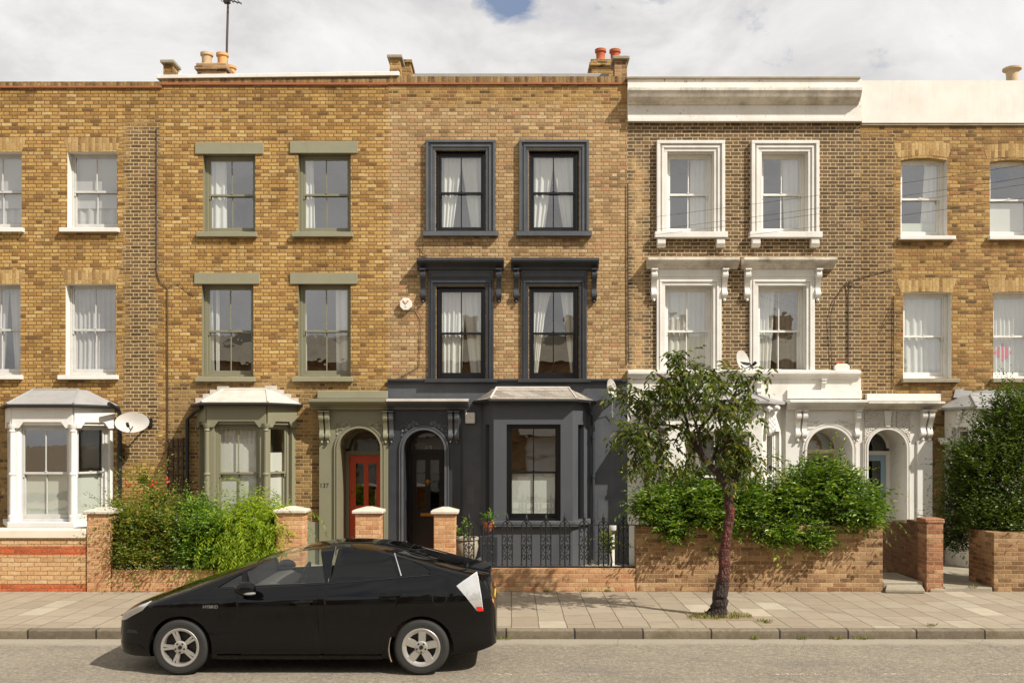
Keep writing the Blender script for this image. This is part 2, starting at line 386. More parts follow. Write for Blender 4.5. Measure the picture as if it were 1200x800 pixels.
def sash(house, Mx, t0, t1, z0, z1, n, mat, bars=True, cur=None, fw=.065, zm=None, gl=None, seed=0, label=None, bmat=None):
    mb = MB(Mx); frame_box(mb, t0+.002, t1-.002, z0+.002, z1-.002, n, n+.14, fw, fw*.8, .05)
    a, b, c, d = t0+fw, t1-fw, z0+.05, z1-fw*.8
    zm = zm if zm is not None else (c+d)/2
    frame_box(mb, a+.002, b-.002, zm-.022, d-.002, n+.02, n+.055, .04, .04, .045)      # upper sash
    frame_box(mb, a+.002, b-.002, c+.002, zm+.022, n+.062, n+.1, .045, .04, .085)      # lower sash
    if bars:
        m = (a+b)/2
        mb.box(m-.011, m+.011, n+.025, n+.05, zm+.023, d-.042); mb.box(m-.011, m+.011, n+.067, n+.095, c+.087, zm-.018)
    for s in (a+.0, b-.05):                                                             # sash horns
        mb.box(s+.004, s+.034, n+.022, n+.053, zm-.085, zm-.023)
    mb.box((a+b)/2-.025, (a+b)/2+.025, n+.01, n+.06, zm+.023, zm+.04)
    w = mb.build('window', mat, house, bevel=.004)
    if label: w['label'] = label
    g = MB(Mx)
    
    for yy, za, zb_ in ((n+.038, zm, d-.03), (n+.08, c+.07, zm)): g.face([(a+.03,yy,za),(b-.03,yy,za),(b-.03,yy,zb_),(a+.03,yy,zb_)])
    g.build('pane', gl or M['glass'], w)
    nn = n+.135
    for k, (kind, col, *ar) in enumerate(cur or []):
        cb = MB(Mx); W = b-a
        if kind == 'full': curtain(cb, a-.03, b+.03, a-.03, b+.03, c-.1, d+.05, nn, ar[0] if ar else 9, .022, seed=seed+k)
        elif kind == 'span': curtain(cb, a+W*ar[0], a+W*ar[1], a+W*ar[2], a+W*ar[3], c-.1, d+.05, nn+.015*k, max(3, int(9*(ar[1]-ar[0]))), .02, ar[4] if len(ar) > 4 else 1, seed=seed+k)
        elif kind == 'blind': cb.box(a-.02, b+.02, nn-.03, nn-.026, c+(d-c)*ar[0], c+(d-c)*ar[1])
        cb.build('blind' if kind == 'blind' else 'curtain', M[col], w, smooth=True, angle=80)
    return w
def architrave(mb, t0, t1, z0, z1, steps):
    """steps (inner offset, width, projection) of a three-sided frame around opening t0..t1,z1"""
    for o, w, p in steps:
        mb.box(t0-o-w, t0-o, -p, .02, z0, z1+o); mb.box(t1+o, t1+o+w, -p, .02, z0, z1+o)
        mb.box(t0-o-w, t1+o+w, -p, .02, z1+o, z1+o+w)
def sill(house, Mx, t0, t1, z0, z1, proj, mat, parent=None, name='sill', back=.2):
    mb = MB(Mx); mb.prismx([(back, z0), (-proj, z0), (-proj, z1-.012), (back, z1)], t0, t1)
    return mb.build(name, mat, parent or house, bevel=.006)
def cornice(house, Mx, t0, t1, z0, z1, proj, mat, name='cornice', n0=0.0, top=False):
    h = z1-z0
    pr = [(n0+.02, z0), (n0-proj*.3, z0), (n0-proj*.36, z0+h*.18), (n0-proj*.5, z0+h*.3), (n0-proj*.8, z0+h*.5), (n0-proj*.92, z0+h*.56), (n0-proj*.92, z0+h*.62), (n0-proj, z0+h*.66), (n0-proj, z0+h*.9), (n0+.02, z1)]
    mb = MB(Mx); mb.prismx(pr, t0, t1)
    o = mb.build(name, mat, house, bevel=.004)
    fl = MB(Mx); fl.prismx([(n0+.01, z1+.002), (n0-proj-.012, z0+h*.9+.002), (n0-proj-.012, z0+h*.74), (n0-proj-.016, z0+h*.74), (n0-proj-.016, z0+h*.9+.008), (n0+.01, z1+.01)], t0-.004, t1+.004)
    if top: fl.build('flashing', M['leadw'], o)  # pale strip stands in for the highlight on the worn, bleached top
    return o
def console_profile(z0, z1, n0, proj):
    h = z1-z0; pts = []
    N = 22
    for i in range(N+1):
        f = i/N                                        # 0 top .. 1 bottom: big scroll, waist, small scroll
        if f < .3: p = proj*(.82+.18*math.sin(math.pi*f/.3))
        elif f < .62: p = proj*(.82-.5*((f-.3)/.32)**.8)
        else: p = proj*(.32+.26*math.sin(math.pi*(f-.62)/.38))*(1 if f < .9 else (1-f)/.1*.8+.2)
        pts.append((n0-p, z1-h*f))
    return [(n0+.01, z1)]+pts+[(n0+.01, z0)]
def console(mb, t, w, z0, z1, n0, proj):
    pr = console_profile(z0, z1, n0, proj)
    mb.prismx(pr, t-w/2, t+w/2)
    mb.box(t-w/2-.012, t+w/2+.012, n0-proj*1.12, n0+.01, z1+.001, z1+.03)
    for f, r in ((.16, .16), (.8, .11)):               # scroll eyes on the sides
        z = z1-(z1-z0)*f; rr = (z1-z0)*r
        c = n0-proj*(.55 if f < .5 else .3)
        for sgn in (-1, 1):
            mb.tube([(t+sgn*(w/2-.004), c, z), (t+sgn*(w/2+.012), c, z)], [rr*.8, rr*.6], 10)
    mb.ball((t, n0-proj*.28, z0-.015), w*.32, proj*.2, .035)
def arch_pts(cx, half, zs, n=20, r=None):
    r = r or half
    return [(cx-r*math.cos(math.pi*i/n), zs+r*math.sin(math.pi*i/n)) for i in range(n+1)]
def arch_panel(mb, t0, t1, z0, z1, cx, half, zs, depth, n0, rev=None):
    mb.face([(t0,n0,z0),(cx-half,n0,z0),(cx-half,n0,zs),(t0,n0,zs)]); mb.face([(cx+half,n0,z0),(t1,n0,z0),(t1,n0,zs),(cx+half,n0,zs)])
    mb.face([(t0,n0,zs),(cx-half,n0,zs),(cx-half,n0,z1),(t0,n0,z1)]); mb.face([(cx+half,n0,zs),(t1,n0,zs),(t1,n0,z1),(cx+half,n0,z1)])
    ap = arch_pts(cx, half, zs)
    for (a, za), (b, zb) in zip(ap[:-1], ap[1:]): mb.face([(a,n0,za),(b,n0,zb),(b,n0,z1),(a,n0,z1)])
    for s in (t0, t1): mb.face([(s,n0,z0),(s,n0+.3,z0),(s,n0+.3,z1),(s,n0,z1)])
    mb.face([(t0,n0,z1),(t1,n0,z1),(t1,n0+.3,z1),(t0,n0+.3,z1)])
    base = mb.cur
    if rev is not None: mb.cur = rev
    path = [(cx-half, z0)]+ap+[(cx+half, z0)]
    for (a, za), (b, zb) in zip(path[:-1], path[1:]):
        mb.face([(a,n0,za),(b,n0,zb),(b,n0+depth,zb),(a,n0+depth,za)])
    mb.cur = base
def arch_moulding(mb, cx, half, zs, z0, n0, w=.09, p=.05):
    """rounded band around the arch and down its jambs"""
    path = [(cx-half, z0)]+arch_pts(cx, half, zs, 24)+[(cx+half, z0)]
    outs = [(cx-half-w, z0)]+arch_pts(cx, half, zs, 24, half+w)+[(cx+half+w, z0)]
    for (f0, f1, pp) in ((0, .45, p), (.45, .75, p*.55), (.75, 1, p*.85)):
        rings = []
        for a, b in zip(path, outs):
            l = lambda f: (a[0]+(b[0]-a[0])*f, a[1]+(b[1]-a[1])*f)
            i, o = l(f0+.003), l(f1)
            rings.append([(i[0], n0+.01, i[1]), (i[0], n0-pp, i[1]), (o[0], n0-pp, o[1]), (o[0], n0+.01, o[1])])
        mb.loft(rings)
def spandrel(mb, cx, half, zs, z1, n0, seed=0, side=(-1, 1)):
    """carved acanthus scrolls in the corners over the arch"""
    rr = random.Random(seed)
    for s in side:
        x0 = cx+s*(half+.02); zt = z1-.05
        for k in range(3):                              # spirals
            c = (cx+s*(half*(.98-.2*k)), zs+half*(.93+.12*k)+.05)
            r0 = .085-.02*k
            pts = [(c[0]+s*r0*(1-i/16)*math.cos(i*.75+k), n0-.012, c[1]+r0*(1-i/16)*math.sin(i*.75+k)) for i in range(13)]
            mb.tube(pts, [.013*(1-i/18) for i in range(13)], 5)
        for k in range(11):                             # leaves
            f = rr.random(); a = math.pi/2-s*(.25+.5*f)
            rad_ = half+.1+.12*rr.random()*(1-f*.3)
            x = cx+rad_*math.cos(a); z = zs+rad_*math.sin(a)
            if z > z1-.06: continue
            mb.ball((x, n0-.004, z), .03+.025*rr.random(), .018, .02+.02*rr.random(), 6, 4)
        for k in range(5):
            mb.ball((cx+s*(half+.035), n0-.004, zs+.05+k*.085), .03-.002*k, .016, .034, 6, 4)
def door_back(house, Mx, cx, half, zs, zdoor, z0, n, fmat, leafmat_, glmat, kind, gfan=None):
    """frame, fanlight, leaf in the recess at depth n"""
    fr = MB(Mx); w = .075
    fr.box(cx-half, cx-half+w, n-.05, n+.03, z0, zdoor); fr.box(cx+half-w, cx+half, n-.05, n+.03, z0, zdoor)
    fr.box(cx-half, cx+half, n-.06, n+.03, zdoor+.001, zdoor+.09)
    ap = arch_pts(cx, half+.002, zs); ai = arch_pts(cx, half-.06, zs)
    for i in range(len(ap)-1):
        q = [ap[i], ap[i+1], ai[i+1], ai[i]]
        if min(p[1] for p in q) < zdoor+.09: q = [(p[0], max(p[1], zdoor+.092)) for p in q]
        fr.prism(q, n-.05, n+.03)
    f = fr.build('door_frame', fmat, house)
    fl = MB(Mx); pts = [p for p in arch_pts(cx, half-.055, zs) if p[1] > zdoor+.09]
    zb = zdoor+.09; poly = [(cx-half+.06, zb)]+pts+[(cx+half-.06, zb)]
    fl.prism(poly, n-.012, n-.006); fl.build('fanlight', gfan or M['glassd'], f)
    lf = MB(Mx); a, b = cx-half+w+.004, cx+half-w-.004; W = b-a
    d = lf
    zt = zdoor-.004; zb = z0+.03
    def leaf(holes, mat, gm):
        panel(lf, a, b, zb, zt, holes, .045, n-.02)
        o = lf.build('door', mat, house, bevel=.004)
        if gm:
            g = MB(Mx)
            for h in holes: g.box(h[0]-.002, h[1]+.002, n, n+.006, h[2]-.002, h[3]+.002)
            g.build('door_glass', gm, o)
        return o
    return leaf, a, b, zb, zt
def textobj(body, size, loc, mat, parent, name='lettering', ext=.002, align='CENTER'):
    cu = bpy.data.curves.new(name, 'FONT'); cu.body = body; cu.size = size; cu.extrude = ext; cu.align_x = align
    tmp = bpy.data.objects.new('tmp_text', cu); COL.objects.link(tmp)
    dg = bpy.context.evaluated_depsgraph_get(); me = bpy.data.meshes.new_from_object(tmp.evaluated_get(dg))
    bpy.data.objects.remove(tmp)
    me.transform(Matrix.Translation(Vector(loc)-rootloc(parent)) @ Matrix.Rotation(rad(90), 4, 'X'))
    me.materials.clear(); me.materials.append(mat)
    o = bpy.data.objects.new(name, me); COL.objects.link(o); o.parent = parent
    return o
def brick_arch(house, t0, t1, z0, z1, rise=0.0):
    mb = MB(); N = 8
    lo = [(t0+(t1-t0)*i/N, z0+rise*math.sin(math.pi*i/N)) for i in range(N+1)]
    up = [(t0-.09+(t1-t0+.18)*i/N, z1+rise*.6*math.sin(math.pi*i/N)) for i in range(N+1)]
    mb.prism(lo+up[::-1], -.004, .02)
    return mb.build('brick_arch', M['arch'], house)
def interior(house, x0, x1, ztop):
    mb = MB(); a, b = x0+.16, x1-.16
    for n0, z0, z1 in ((.42, 0.1, 3.4), (.42, 3.48, 6.45), (.42, 6.52, ztop)):
        m = (a+b)/2
        for (p, q) in ((a, m-.06), (m+.06, b)):
            mb.face([(p,n0,z0),(q,n0,z0),(q,4.2,z0),(p,4.2,z0)]); mb.face([(p,n0,z1),(q,n0,z1),(q,4.2,z1),(p,4.2,z1)])
            mb.face([(p,4.2,z0),(q,4.2,z0),(q,4.2,z1),(p,4.2,z1)])
            mb.face([(p,n0,z0),(p,4.2,z0),(p,4.2,z1),(p,n0,z1)]); mb.face([(q,n0,z0),(q,4.2,z0),(q,4.2,z1),(q,n0,z1)])
    return mb.build('interior', M['interior'], house, recalc=False)
def house_roof(house, x0, x1, z):
    mb = MB(); mb.box(x0+.02, x1-.02, .39, 8.5, z-.25, z); mb.box(x0+.02, x1-.02, 8.3, 8.5, -.1, z-.26)
    for s in (x0+.02, x1-.12): mb.box(s, s+.1, .43, 8.29, -.1, z-.26)
    return mb.build('roof', M['lead'], house)
def house_wall(house, x0, x1, z0, z1, holes, mats, n0=0.0, name='wall'):
    mb = MB(); panel(mb, x0, x1, z0, z1, holes, .38, n0, rev=1 if len(mats) > 1 else None)
    return mb.build(name, mats, house)
def canted_bay(house, xjl, xfl, xfr, xjr, p, zs, zt, ze, mwall, mroof, mwin, cur, margins, colonnettes=None, roof_top=None, over=.14, sillmat=None, gl=None, faces='LFR', rooftilt=.3, gutter=None, plinth=None, rlabel=None, topin=.28):
    P = [(xjl, 0), (xfl, -p), (xfr, -p), (xjr, 0)]
    mb = MB(); sl = []
    body = None; wins = []
    for k in range(3):
        (ax, ay), (bx, by) = P[k], P[k+1]
        Mx = frame(ax, ay, bx-ax, by-ay); w = math.hypot(bx-ax, by-ay)
        mb.M = Mx; m = margins[k]
        hole = [(m[0], w-m[1], zs, zt)]
        panel(mb, 0, w, 0, ze, hole, .16, 0.0)
        wins.append((Mx, m[0], w-m[1], k))
    body = mb.build('bay', mwall, house)
    for Mx, a, b, k in wins:
        sash(house, Mx, a, b, zs, zt, .085, mwin, bars=(k == 1), cur=cur[k], fw=.06, seed=k*7, gl=gl)
    # roof
    o = over
    E = [(xjl-o*.7, .0), (xfl-o*.45, -p-o), (xfr+o*.45, -p-o), (xjr+o*.7, .0)]
    T = [(xfl+topin*.2, .0), (xfl+topin*.5, -.22), (xfr-topin*.5, -.22), (xfr-topin*.2, .0)]
    rf = MB(); zt2 = roof_top
    rf.loft([[(*e, ze+.002) for e in E], [(*e, ze+.05) for e in E], [(*t, zt2) for t in T]])
    r = rf.build('bay_roof', mroof, house)
    if rlabel: r['label'] = rlabel
    hp = MB()
    for e, t in ((E[1], T[1]), (E[2], T[2])): hp.tube([(*e, ze+.05), (*t, zt2)], .022, 6)
    hp.tube([(*T[1], zt2), (*T[2], zt2)], .022, 6)
    hp.build('roof_hip', M['leadw'] if mroof is not M['lead'] else M['lead'], r, smooth=True)
    if gutter:
        g = MB(); oo = .03
        EE = [(xjl-o*.7-oo, -.02), (xfl-o*.45-oo*.5, -p-o-oo), (xfr+o*.45+oo*.5, -p-o-oo), (xjr+o*.7+oo, -.02)]
        g.tube([(*e, ze+.005) for e in EE], .034, 8); g.build('gutter', gutter, r, smooth=True)
    # sill slab around the bay
    sm = MB(); q = .1
    So = [(xjl-q, .0), (xfl-q*.6, -p-q), (xfr+q*.6, -p-q), (xjr+q, .0)]
    sm.loft([[(*e, zs-.11) for e in So], [(*e, zs-.002) for e in So]]); sm.build('bay_sill', sillmat or mwall, house, bevel=.008)
    if colonnettes:
        for cx, cy in ((xfl, -p-.02), (xfr, -p-.02)):
            cm = MB(); prof = [(.075, zs), (.075, zs+.12), (.055, zs+.14), (.05, (zs+zt)/2-.04), (.066, (zs+zt)/2-.03), (.066, (zs+zt)/2), (.048, (zs+zt)/2+.02), (.042, zt-.14), (.06, zt-.12), (.05, zt-.09), (.075, zt-.03), (.08, zt+.02)]
            cm.lathe(prof, (cx, cy, 0), 12)
            cm.build('colonnette', colonnettes, house, smooth=True)
    return body
def shaped_frieze(house, Mx, w, zt, ze, mat, ins=.14, dp=.11):
    """fascia board with chamfered drop at both ends"""
    mb = MB(Mx)
    poly = [(.0, zt-.06), (ins, zt-.06), (ins+.09, zt+.06), (w-ins-.09, zt+.06), (w-ins, zt-.06), (w, zt-.06), (w, ze), (0, ze)]
    mb.prism(poly, -.045, .0); return mb.build('frieze', mat, house, bevel=.004)
def chimney(house, xc, y, z0, z1, w, d, mat, pots, potmat, name='chimney'):
    mb = MB(); mb.box(xc-w/2, xc+w/2, y-d/2, y+d/2, z0, z1-.16)
    mb.box(xc-w/2-.05, xc+w/2+.05, y-d/2-.05, y+d/2+.05, z1-.159, z1-.08); mb.box(xc-w/2-.02, xc+w/2+.02, y-d/2-.02, y+d/2+.02, z1-.079, z1)
    c = mb.build(name, mat, house, bevel=.01)
    for (px_, py_, r, h, m_) in pots:
        pb = MB(); pb.lathe([(r*.95, 0), (r*.95, .03), (r*.84, .05), (r*.86, h*.5), (r*.9, h-.08), (r*1.12, h-.06), (r*1.12, h), (r*.8, h), (r*.78, h-.12)], (px_, py_, z1), 16)
        pb.build('chimney_pot', m_, c, smooth=True)
    return c
def party_pier(house, px0, px1, pyt, pyb, mat, capm, Y0=.0, d=.4, name='parapet_pier'):
    a, b = X(px0), X(px1)
    mb = MB(); mb.box(a, b, Y0+.02, Y0+d, Z(pyb), Z(pyt)-.07)
    p = mb.build(name, mat, house)
    c = MB(); c.box(a-.05, b+.05, Y0-.04, Y0+d+.05, Z(pyt)-.069, Z(pyt)); c.build('pier_cap', capm, p, bevel=.012)
    return p
# ================================================================ the five terraced houses
def opening(p0, p1, y0, y1): return (X(p0), X(p1), Z(y1), Z(y0))
OW = M['white']
# ---------------------------------------------------------------- house 1 (left edge)
h1 = thing('terraced_house', (X(52), 0, 0), 'ochre brick terraced house with white canted bay and white-edged sash windows', 'house', 'terraced houses along the street')
x0, x1 = X(-90), X(190)
o1 = [opening(79, 137, 178, 267), opening(-33, 25.5, 178, 267), opening(77, 136, 333, 439), opening(-35, 24, 333, 439)]
bay1 = (X(10)-.02, X(15,-.75), X(86,-.75), X(133))
house_wall(h1, x0, x1, -.1, Z(102), o1+[(bay1[0]+.1, bay1[3]-.1, .3, 3.3)], [M['h1'], OW])
MB.box_ = None
mb = MB(); mb.box(x0, x1, -.012, .26, Z(102)+.001, Z(96)); mb.build('parapet_course', M['edge'], h1)
mb = MB(); mb.box(x0, x1, -.035, .02, Z(103.5), Z(101.5)); mb.build('tile_creasing', M['tile'], h1)
CUR1 = [[('blind', 'curtg', .28, 1.0), ('full', 'curtg', 5)], [('blind', 'curtg', .28, 1.0), ('full', 'curtg', 5)], [('full', 'curtg', 10)], [('span', 'curtg', 0, .62, 0, .5), ('span', 'curtg', .6, 1.0, .75, 1.0)]]
for k, o in enumerate(o1):
    sash(h1, I4, *o, .2, M['sashg'], cur=CUR1[k], fw=.035, seed=k*5+1, bmat=M['white'])
    sill(h1, I4, o[0]-.13, o[1]+.06, o[2]-.1, o[2]-.001, .1, OW)
    brick_arch(h1, o[0], o[1], o[3]+.002, o[3]+.3)
FR = [('blind', 'frost', 0.0, .5)]
canted_bay(h1, *bay1, .75, Z(611,-.75), Z(498,-.75), Z(476,-.75), M['white'], M['lead'], M['sashg'], [FR, FR, FR], [(.08, .08)]*3, OW, Z(457), .13, M['white'], gutter=M['blackm'])
for (a, b) in (((bay1[0], 0), (bay1[1], -.75)), ((bay1[1], -.75), (bay1[2], -.75)), ((bay1[2], -.75), (bay1[3], 0))):
    shaped_frieze(h1, frame(a[0], a[1], b[0]-a[0], b[1]-a[1]), math.hypot(b[0]-a[0], b[1]-a[1]), Z(498,-.75), Z(477,-.75), M['white'])
mb = MB(); xp = X(142.5); mb.tube([(xp-.05,-.5,Z(474)), (xp-.02,-.12,Z(480)), (xp,-.09,Z(486)), (xp,-.09,0)], .045, 8); 
for z in (.8, 2.2): mb.box(xp-.07, xp+.07, -.1, 0, z, z+.05)
mb.build('drainpipe', M['blackm'], h1, smooth=True)
mb = MB(); xs = X(197); mb.tube([(X(184),-.02,Z(150)), (X(184),-.02,Z(318)), (X(188),-.02,Z(330)), (xs,-.025,Z(336)), (xs,-.025,Z(430)), (xs,-.025,Z(560))], .012, 6)
mb.tube([(xs,-.02,Z(336)), (X(210),-.02,Z(333)), (X(228),-.02,Z(346))], .007, 5)
mb.build('wall_cable', M['cable'], h1, smooth=True)
interior(h1, x0, x1, Z(125)); house_roof(h1, x0, x1, Z(120))
# ---------------------------------------------------------------- house 2 (sage green)
h2 = thing('terraced_house', (X(322), 0, 0), 'ochre brick terraced house with sage green lintels, bay and porch with vermilion door', 'house', 'terraced houses along the street')
x0, x1 = X(190)+.001, X(455)
o2 = [opening(238, 299, 181, 272), opening(349.5, 411, 180, 272), opening(236.5, 297, 333, 441), opening(349.5, 411, 333, 441)]
bay2 = (X(233), X(243,-.75), X(312,-.75), X(346))
cx2, hf2, zs2 = (X(397,-.12)+X(446,-.12))/2, (X(446,-.12)-X(397,-.12))/2, 0
ztop2 = Z(501.5,-.12); zs2 = ztop2-hf2
house_wall(h2, x0, x1, -.1, Z(97), o2+[(bay2[0]+.1, bay2[3]-.1, .3, 3.3), (cx2-hf2-.02, cx2+hf2+.02, -.09, ztop2+.02)], [M['h2'], M['green']])
mb = MB(); mb.box(x0, x1, -.012, .26, Z(97)+.001, Z(92.5)); mb.build('parapet_course', M['edge'], h2)
mb = MB(); mb.box(x0, x1, -.035, .02, Z(100), Z(97.5)); mb.build('tile_creasing', M['tile'], h2)
mb = MB(); mb.loft([[(X(184),-.05,Z(93)), (X(184),.3,Z(93)), (X(184),.3,Z(88.5)), (X(184),-.05,Z(89))], [(X(468),-.05,Z(89.5)), (X(468),.3,Z(89.5)), (X(468),.3,Z(84)), (X(468),-.05,Z(84.5))]])
mb.build('parapet_coping', M['whitem'], h2, bevel=.006)
CUR2 = [[('span', 'curtw', 0, .34, 0, .36), ('span', 'curtw', .92, 1.02, .93, 1.02)], [('span', 'curtw', 0, .2, 0, .24)], [('span', 'curtw', 0, .07, 0, .12), ('span', 'curtw', .14, .22, .14, .22)], [('span', 'curtw', .68, 1.02, .7, 1.02), ('span', 'curtw', 0, .05, 0, .06)]]
LT = [(229, 309, 167.5, 181), (340, 419.5, 166, 180), (228, 304.5, 320, 333), (340, 419, 320, 333)]
for k, o in enumerate(o2):
    sash(h2, I4, *o, .17, M['green'], cur=CUR2[k], fw=.06, seed=k*3+40, gl=M['glassr'])
    p0, p1, y0, y1 = LT[k]; mb = MB(); mb.box(X(p0), X(p1), -.03, .17, Z(y1)+.001, Z(y0)); mb.build('lintel', M['greenl'], h2, bevel=.006)
    sill(h2, I4, o[0]-.12, o[1]+.05, o[2]-.11, o[2]-.001, .09, M['greenl'])
SH = [('blind', 'blind', 0, .82), ('full', 'curtw', 9)]
canted_bay(h2, *bay2, .75, Z(612,-.75), Z(497,-.75), Z(474,-.75), M['green'], M['leadw'], M['green'], [SH, SH, [('blind', 'blind', 0, .72)]], [(.1, .1), (.13, .13), (.12, .1)], M['green'], Z(457), .16, M['green'], gutter=M['blackm'])
for (a, b) in (((bay2[0], 0), (bay2[1], -.75)), ((bay2[1], -.75), (bay2[2], -.75)), ((bay2[2], -.75), (bay2[3], 0))):
    shaped_frieze(h2, frame(a[0], a[1], b[0]-a[0], b[1]-a[1]), math.hypot(b[0]-a[0], b[1]-a[1]), Z(497,-.75), Z(474,-.75), M['green'])
mb = MB()                                                             # stepped lead flashing up the wall
for i in range(4):
    for s in (-1, 1):
        c = (bay2[1]+bay2[2])/2; w0 = .62+.15*(3-i); xx = c+s*w0
        mb.box(min(xx, xx-s*.25), max(xx, xx-s*.25), -.02-.002*i, .01, Z(474)+.04+.085*i, Z(474)+.14+.085*i)
mb.box(bay2[1]+.1, bay2[2]-.1, -.03, .01, Z(459), Z(454)); mb.build('flashing', M['leadw'], h2)
mb = MB(); xp = X(221); mb.tube([(X(236,-.7),-.72,Z(477,-.72)), (X(228,-.2),-.2,Z(483)), (xp,-.08,Z(492)), (xp,-.08,0)], .04, 8); mb.build('drainpipe', M['blackm'], h2, smooth=True)
# porch
n0 = -.12; zc = Z(480, n0)
mb = MB(); arch_panel(mb, X(374,n0), X(455,n0)-.001, 0, zc, cx2, hf2, zs2, .9, n0)
mb.build('porch', M['green'], h2, recalc=False)
mb = MB(); arch_moulding(mb, cx2, hf2, zs2, 0, n0); 
mb.box(cx2-hf2-.11, cx2-hf2+.0, n0-.06, n0+.0, 0, .2); mb.box(cx2+hf2, cx2+hf2+.11, n0-.06, n0, 0, .2)
mb.build('arch_moulding', M['green'], h2, smooth=True)
for sd in (-1, 1):
    mb = MB(); spandrel(mb, cx2, hf2, zs2, zc-.02, n0, 3, (sd,)); mb.build('carved_spandrel', M['greenl'], h2, smooth=True)
for px in (377.5, 384.5, 452):
    mb = MB(); console(mb, X(px, n0), .085, Z(517,n0), Z(483,n0), n0, .17); mb.build('console_bracket', M['greenl'], h2, smooth=True)
cornice(h2, I4, X(362,-.4), X(455,-.12)-.001, zc, Z(467,n0), .33, M['green'], n0=n0)
mb = MB(); mb.box(X(373), X(455)-.001, -.1, .01, Z(467), Z(458)); mb.build('porch_blocking', M['greenl'], h2, bevel=.006)
mb = MB(); mb.box(X(356), X(374)-.003, -.05, .02, -.05, Z(611)); mb.build('wall_plinth', M['greenl'], h2)
zd = Z(533, .75)
leaf, a, b, zb, zt = door_back(h2, I4, cx2, hf2, zs2, zd, .08, .78, M['green'], None, None, 'red')
hw = (b-a)
d = leaf([(a+.13, a+hw*.5-.05, zb+1.05, zt-.17), (a+hw*.5+.05, b-.13, zb+1.05, zt-.17)], M['red'], M['glassd']); d['label'] = 'vermilion front door with two tall glass panels'
k = MB(); k.ball((a+.06, .73, zb+1.35), .02, .02, .035); k.box(a+.045, a+.075, .745, .76, zb+1.3, zb+1.42); k.build('door_knob', M['brass'], d, smooth=True)
k = MB(); k.box(a+.13, b-.13, .755, .762, zb+.2, zb+.8); k.build('door_panel', M['red'], d, bevel=.004)
textobj('137', .13, (X(380,n0), n0-.003, Z(571,n0)), M['blackm'], h2, 'house_number')
interior(h2, x0, x1, Z(125)); house_roof(h2, x0, x1, Z(118))
pp = party_pier(h2, 191, 202, 70.5, 93, M['h2'], M['concrete'], .0, .35)
mb = MB(); a_, b_ = X(191), X(202)
mb.prismx([(.36, Z(96)), (.36, Z(73)), (.9, Z(79)), (1.5, Z(84)), (7, Z(84)), (7, Z(96))], a_, b_); mb.build('party_wall', M['whitem'], h2)
Yc = 2.6
chimney(h2, X(247,2.1), Yc, Z(110,Yc), Z(73,2.1), .66, .9, M['gw4'], [(X(241.5,2.3), 2.35, .13, .3, M['buffpot']), (X(259.5,2.3), 2.38, .13, .3, M['orpot'])], None)
chimney(h2, X(270,3.4), Yc+1.2, Z(110,Yc+.9), Z(88,3.4), .4, .5, M['gw4'], [(X(269.5,3.6), 3.65, .13, .3, M['orpot'])], None)
# ---------------------------------------------------------------- house 3 (dark slate)
h3 = thing('terraced_house', (X(595), 0, 0), 'pinkish brick terraced house with dark slate painted ground floor and black window surrounds', 'house', 'terraced houses along the street')
x0, x1 = X(455), X(735)
o3 = [opening(511, 569, 177, 271.5), opening(620, 678, 177, 271.5), opening(511.5, 569, 336, 443.5), opening(620, 678, 336, 443.5)]
zst = Z(446)
house_wall(h3, x0, x1, zst, Z(98), o3[:2]+[(o[0], o[1], zst-.01, o[3]) for o in o3[2:]], [M['h3'], M['black']])
nb = -.04; p3 = .72
bay3 = (X(563), X(578.5,-p3), X(671,-p3), X(690))
cx3 = (X(473,-.12)+X(521,-.12))/2; hf3 = (X(521,-.12)-X(473,-.12))/2; ztop3 = Z(503.5,-.12); zs3 = ztop3-hf3
mb = MB(); panel(mb, x0, x1, -.1, zst-.001, [(bay3[0]+.08, bay3[3]-.08, .3, 3.3), (cx3-hf3-.02, cx3+hf3+.02, -.09, ztop3+.02)], .3, nb)
mb.build('rendered_ground_floor', M['slate'], h3)
mb = MB(); mb.prismx([(.02, Z(449.5)), (-.07, Z(449.5)), (-.07, Z(447.5)), (-.13, Z(446.5)), (-.13, Z(444.5)), (.02, Z(444))], x0, x1); mb.build('string_course', M['slated'], h3)
mb = MB(); mb.box(x0, x1, -.012, .26, Z(97.5)+.001, Z(90)); mb.build('parapet_course', M['edge'], h3)
mb = MB(); mb.box(x0, x1, -.035, .02, Z(99.5), Z(97.5)); mb.build('tile_creasing', M['tile'], h3)
mb = MB(); mb.box(X(484), X(715), .27, .5, Z(100), Z(86.5,.3)); mb.build('lead_roll', M['lead'], h3, bevel=.01)
TIE = [('span', 'curtw', 0, .52, 0, .27, 1.15), ('span', 'curtw', .48, 1.02, .76, 1.02, 1.15)]
TIE2 = [('span', 'curtw', 0, .6, 0, .5, 1.0), ('span', 'curtw', .5, 1.02, .74, 1.02, 1.1)]
TIE3 = [('span', 'curtw', 0, .5, 0, .12, .6), ('span', 'curtw', .66, 1.02, .93, 1.02, 1.0)]
for k, o in enumerate(o3):
    sash(h3, I4, *o, .14, M['black'], cur=[TIE, TIE, TIE2, TIE3][k], fw=.06, seed=70+k*4)
for k in (0, 1):
    o = o3[k]; mb = MB()
    architrave(mb, o[0], o[1], o[2], o[3], [(.012, .055, .035), (.068, .05, .06), (.119, .035, .045), (.155, .055, .085)])
    s = mb.build('window_surround', M['slatel'], h3, bevel=.006); s['label'] = 'slate grey moulded window surround'
    sill(h3, I4, o[0]-.27, o[1]+.27, o[2]-.11, o[2]-.001, .12, M['slatel'])
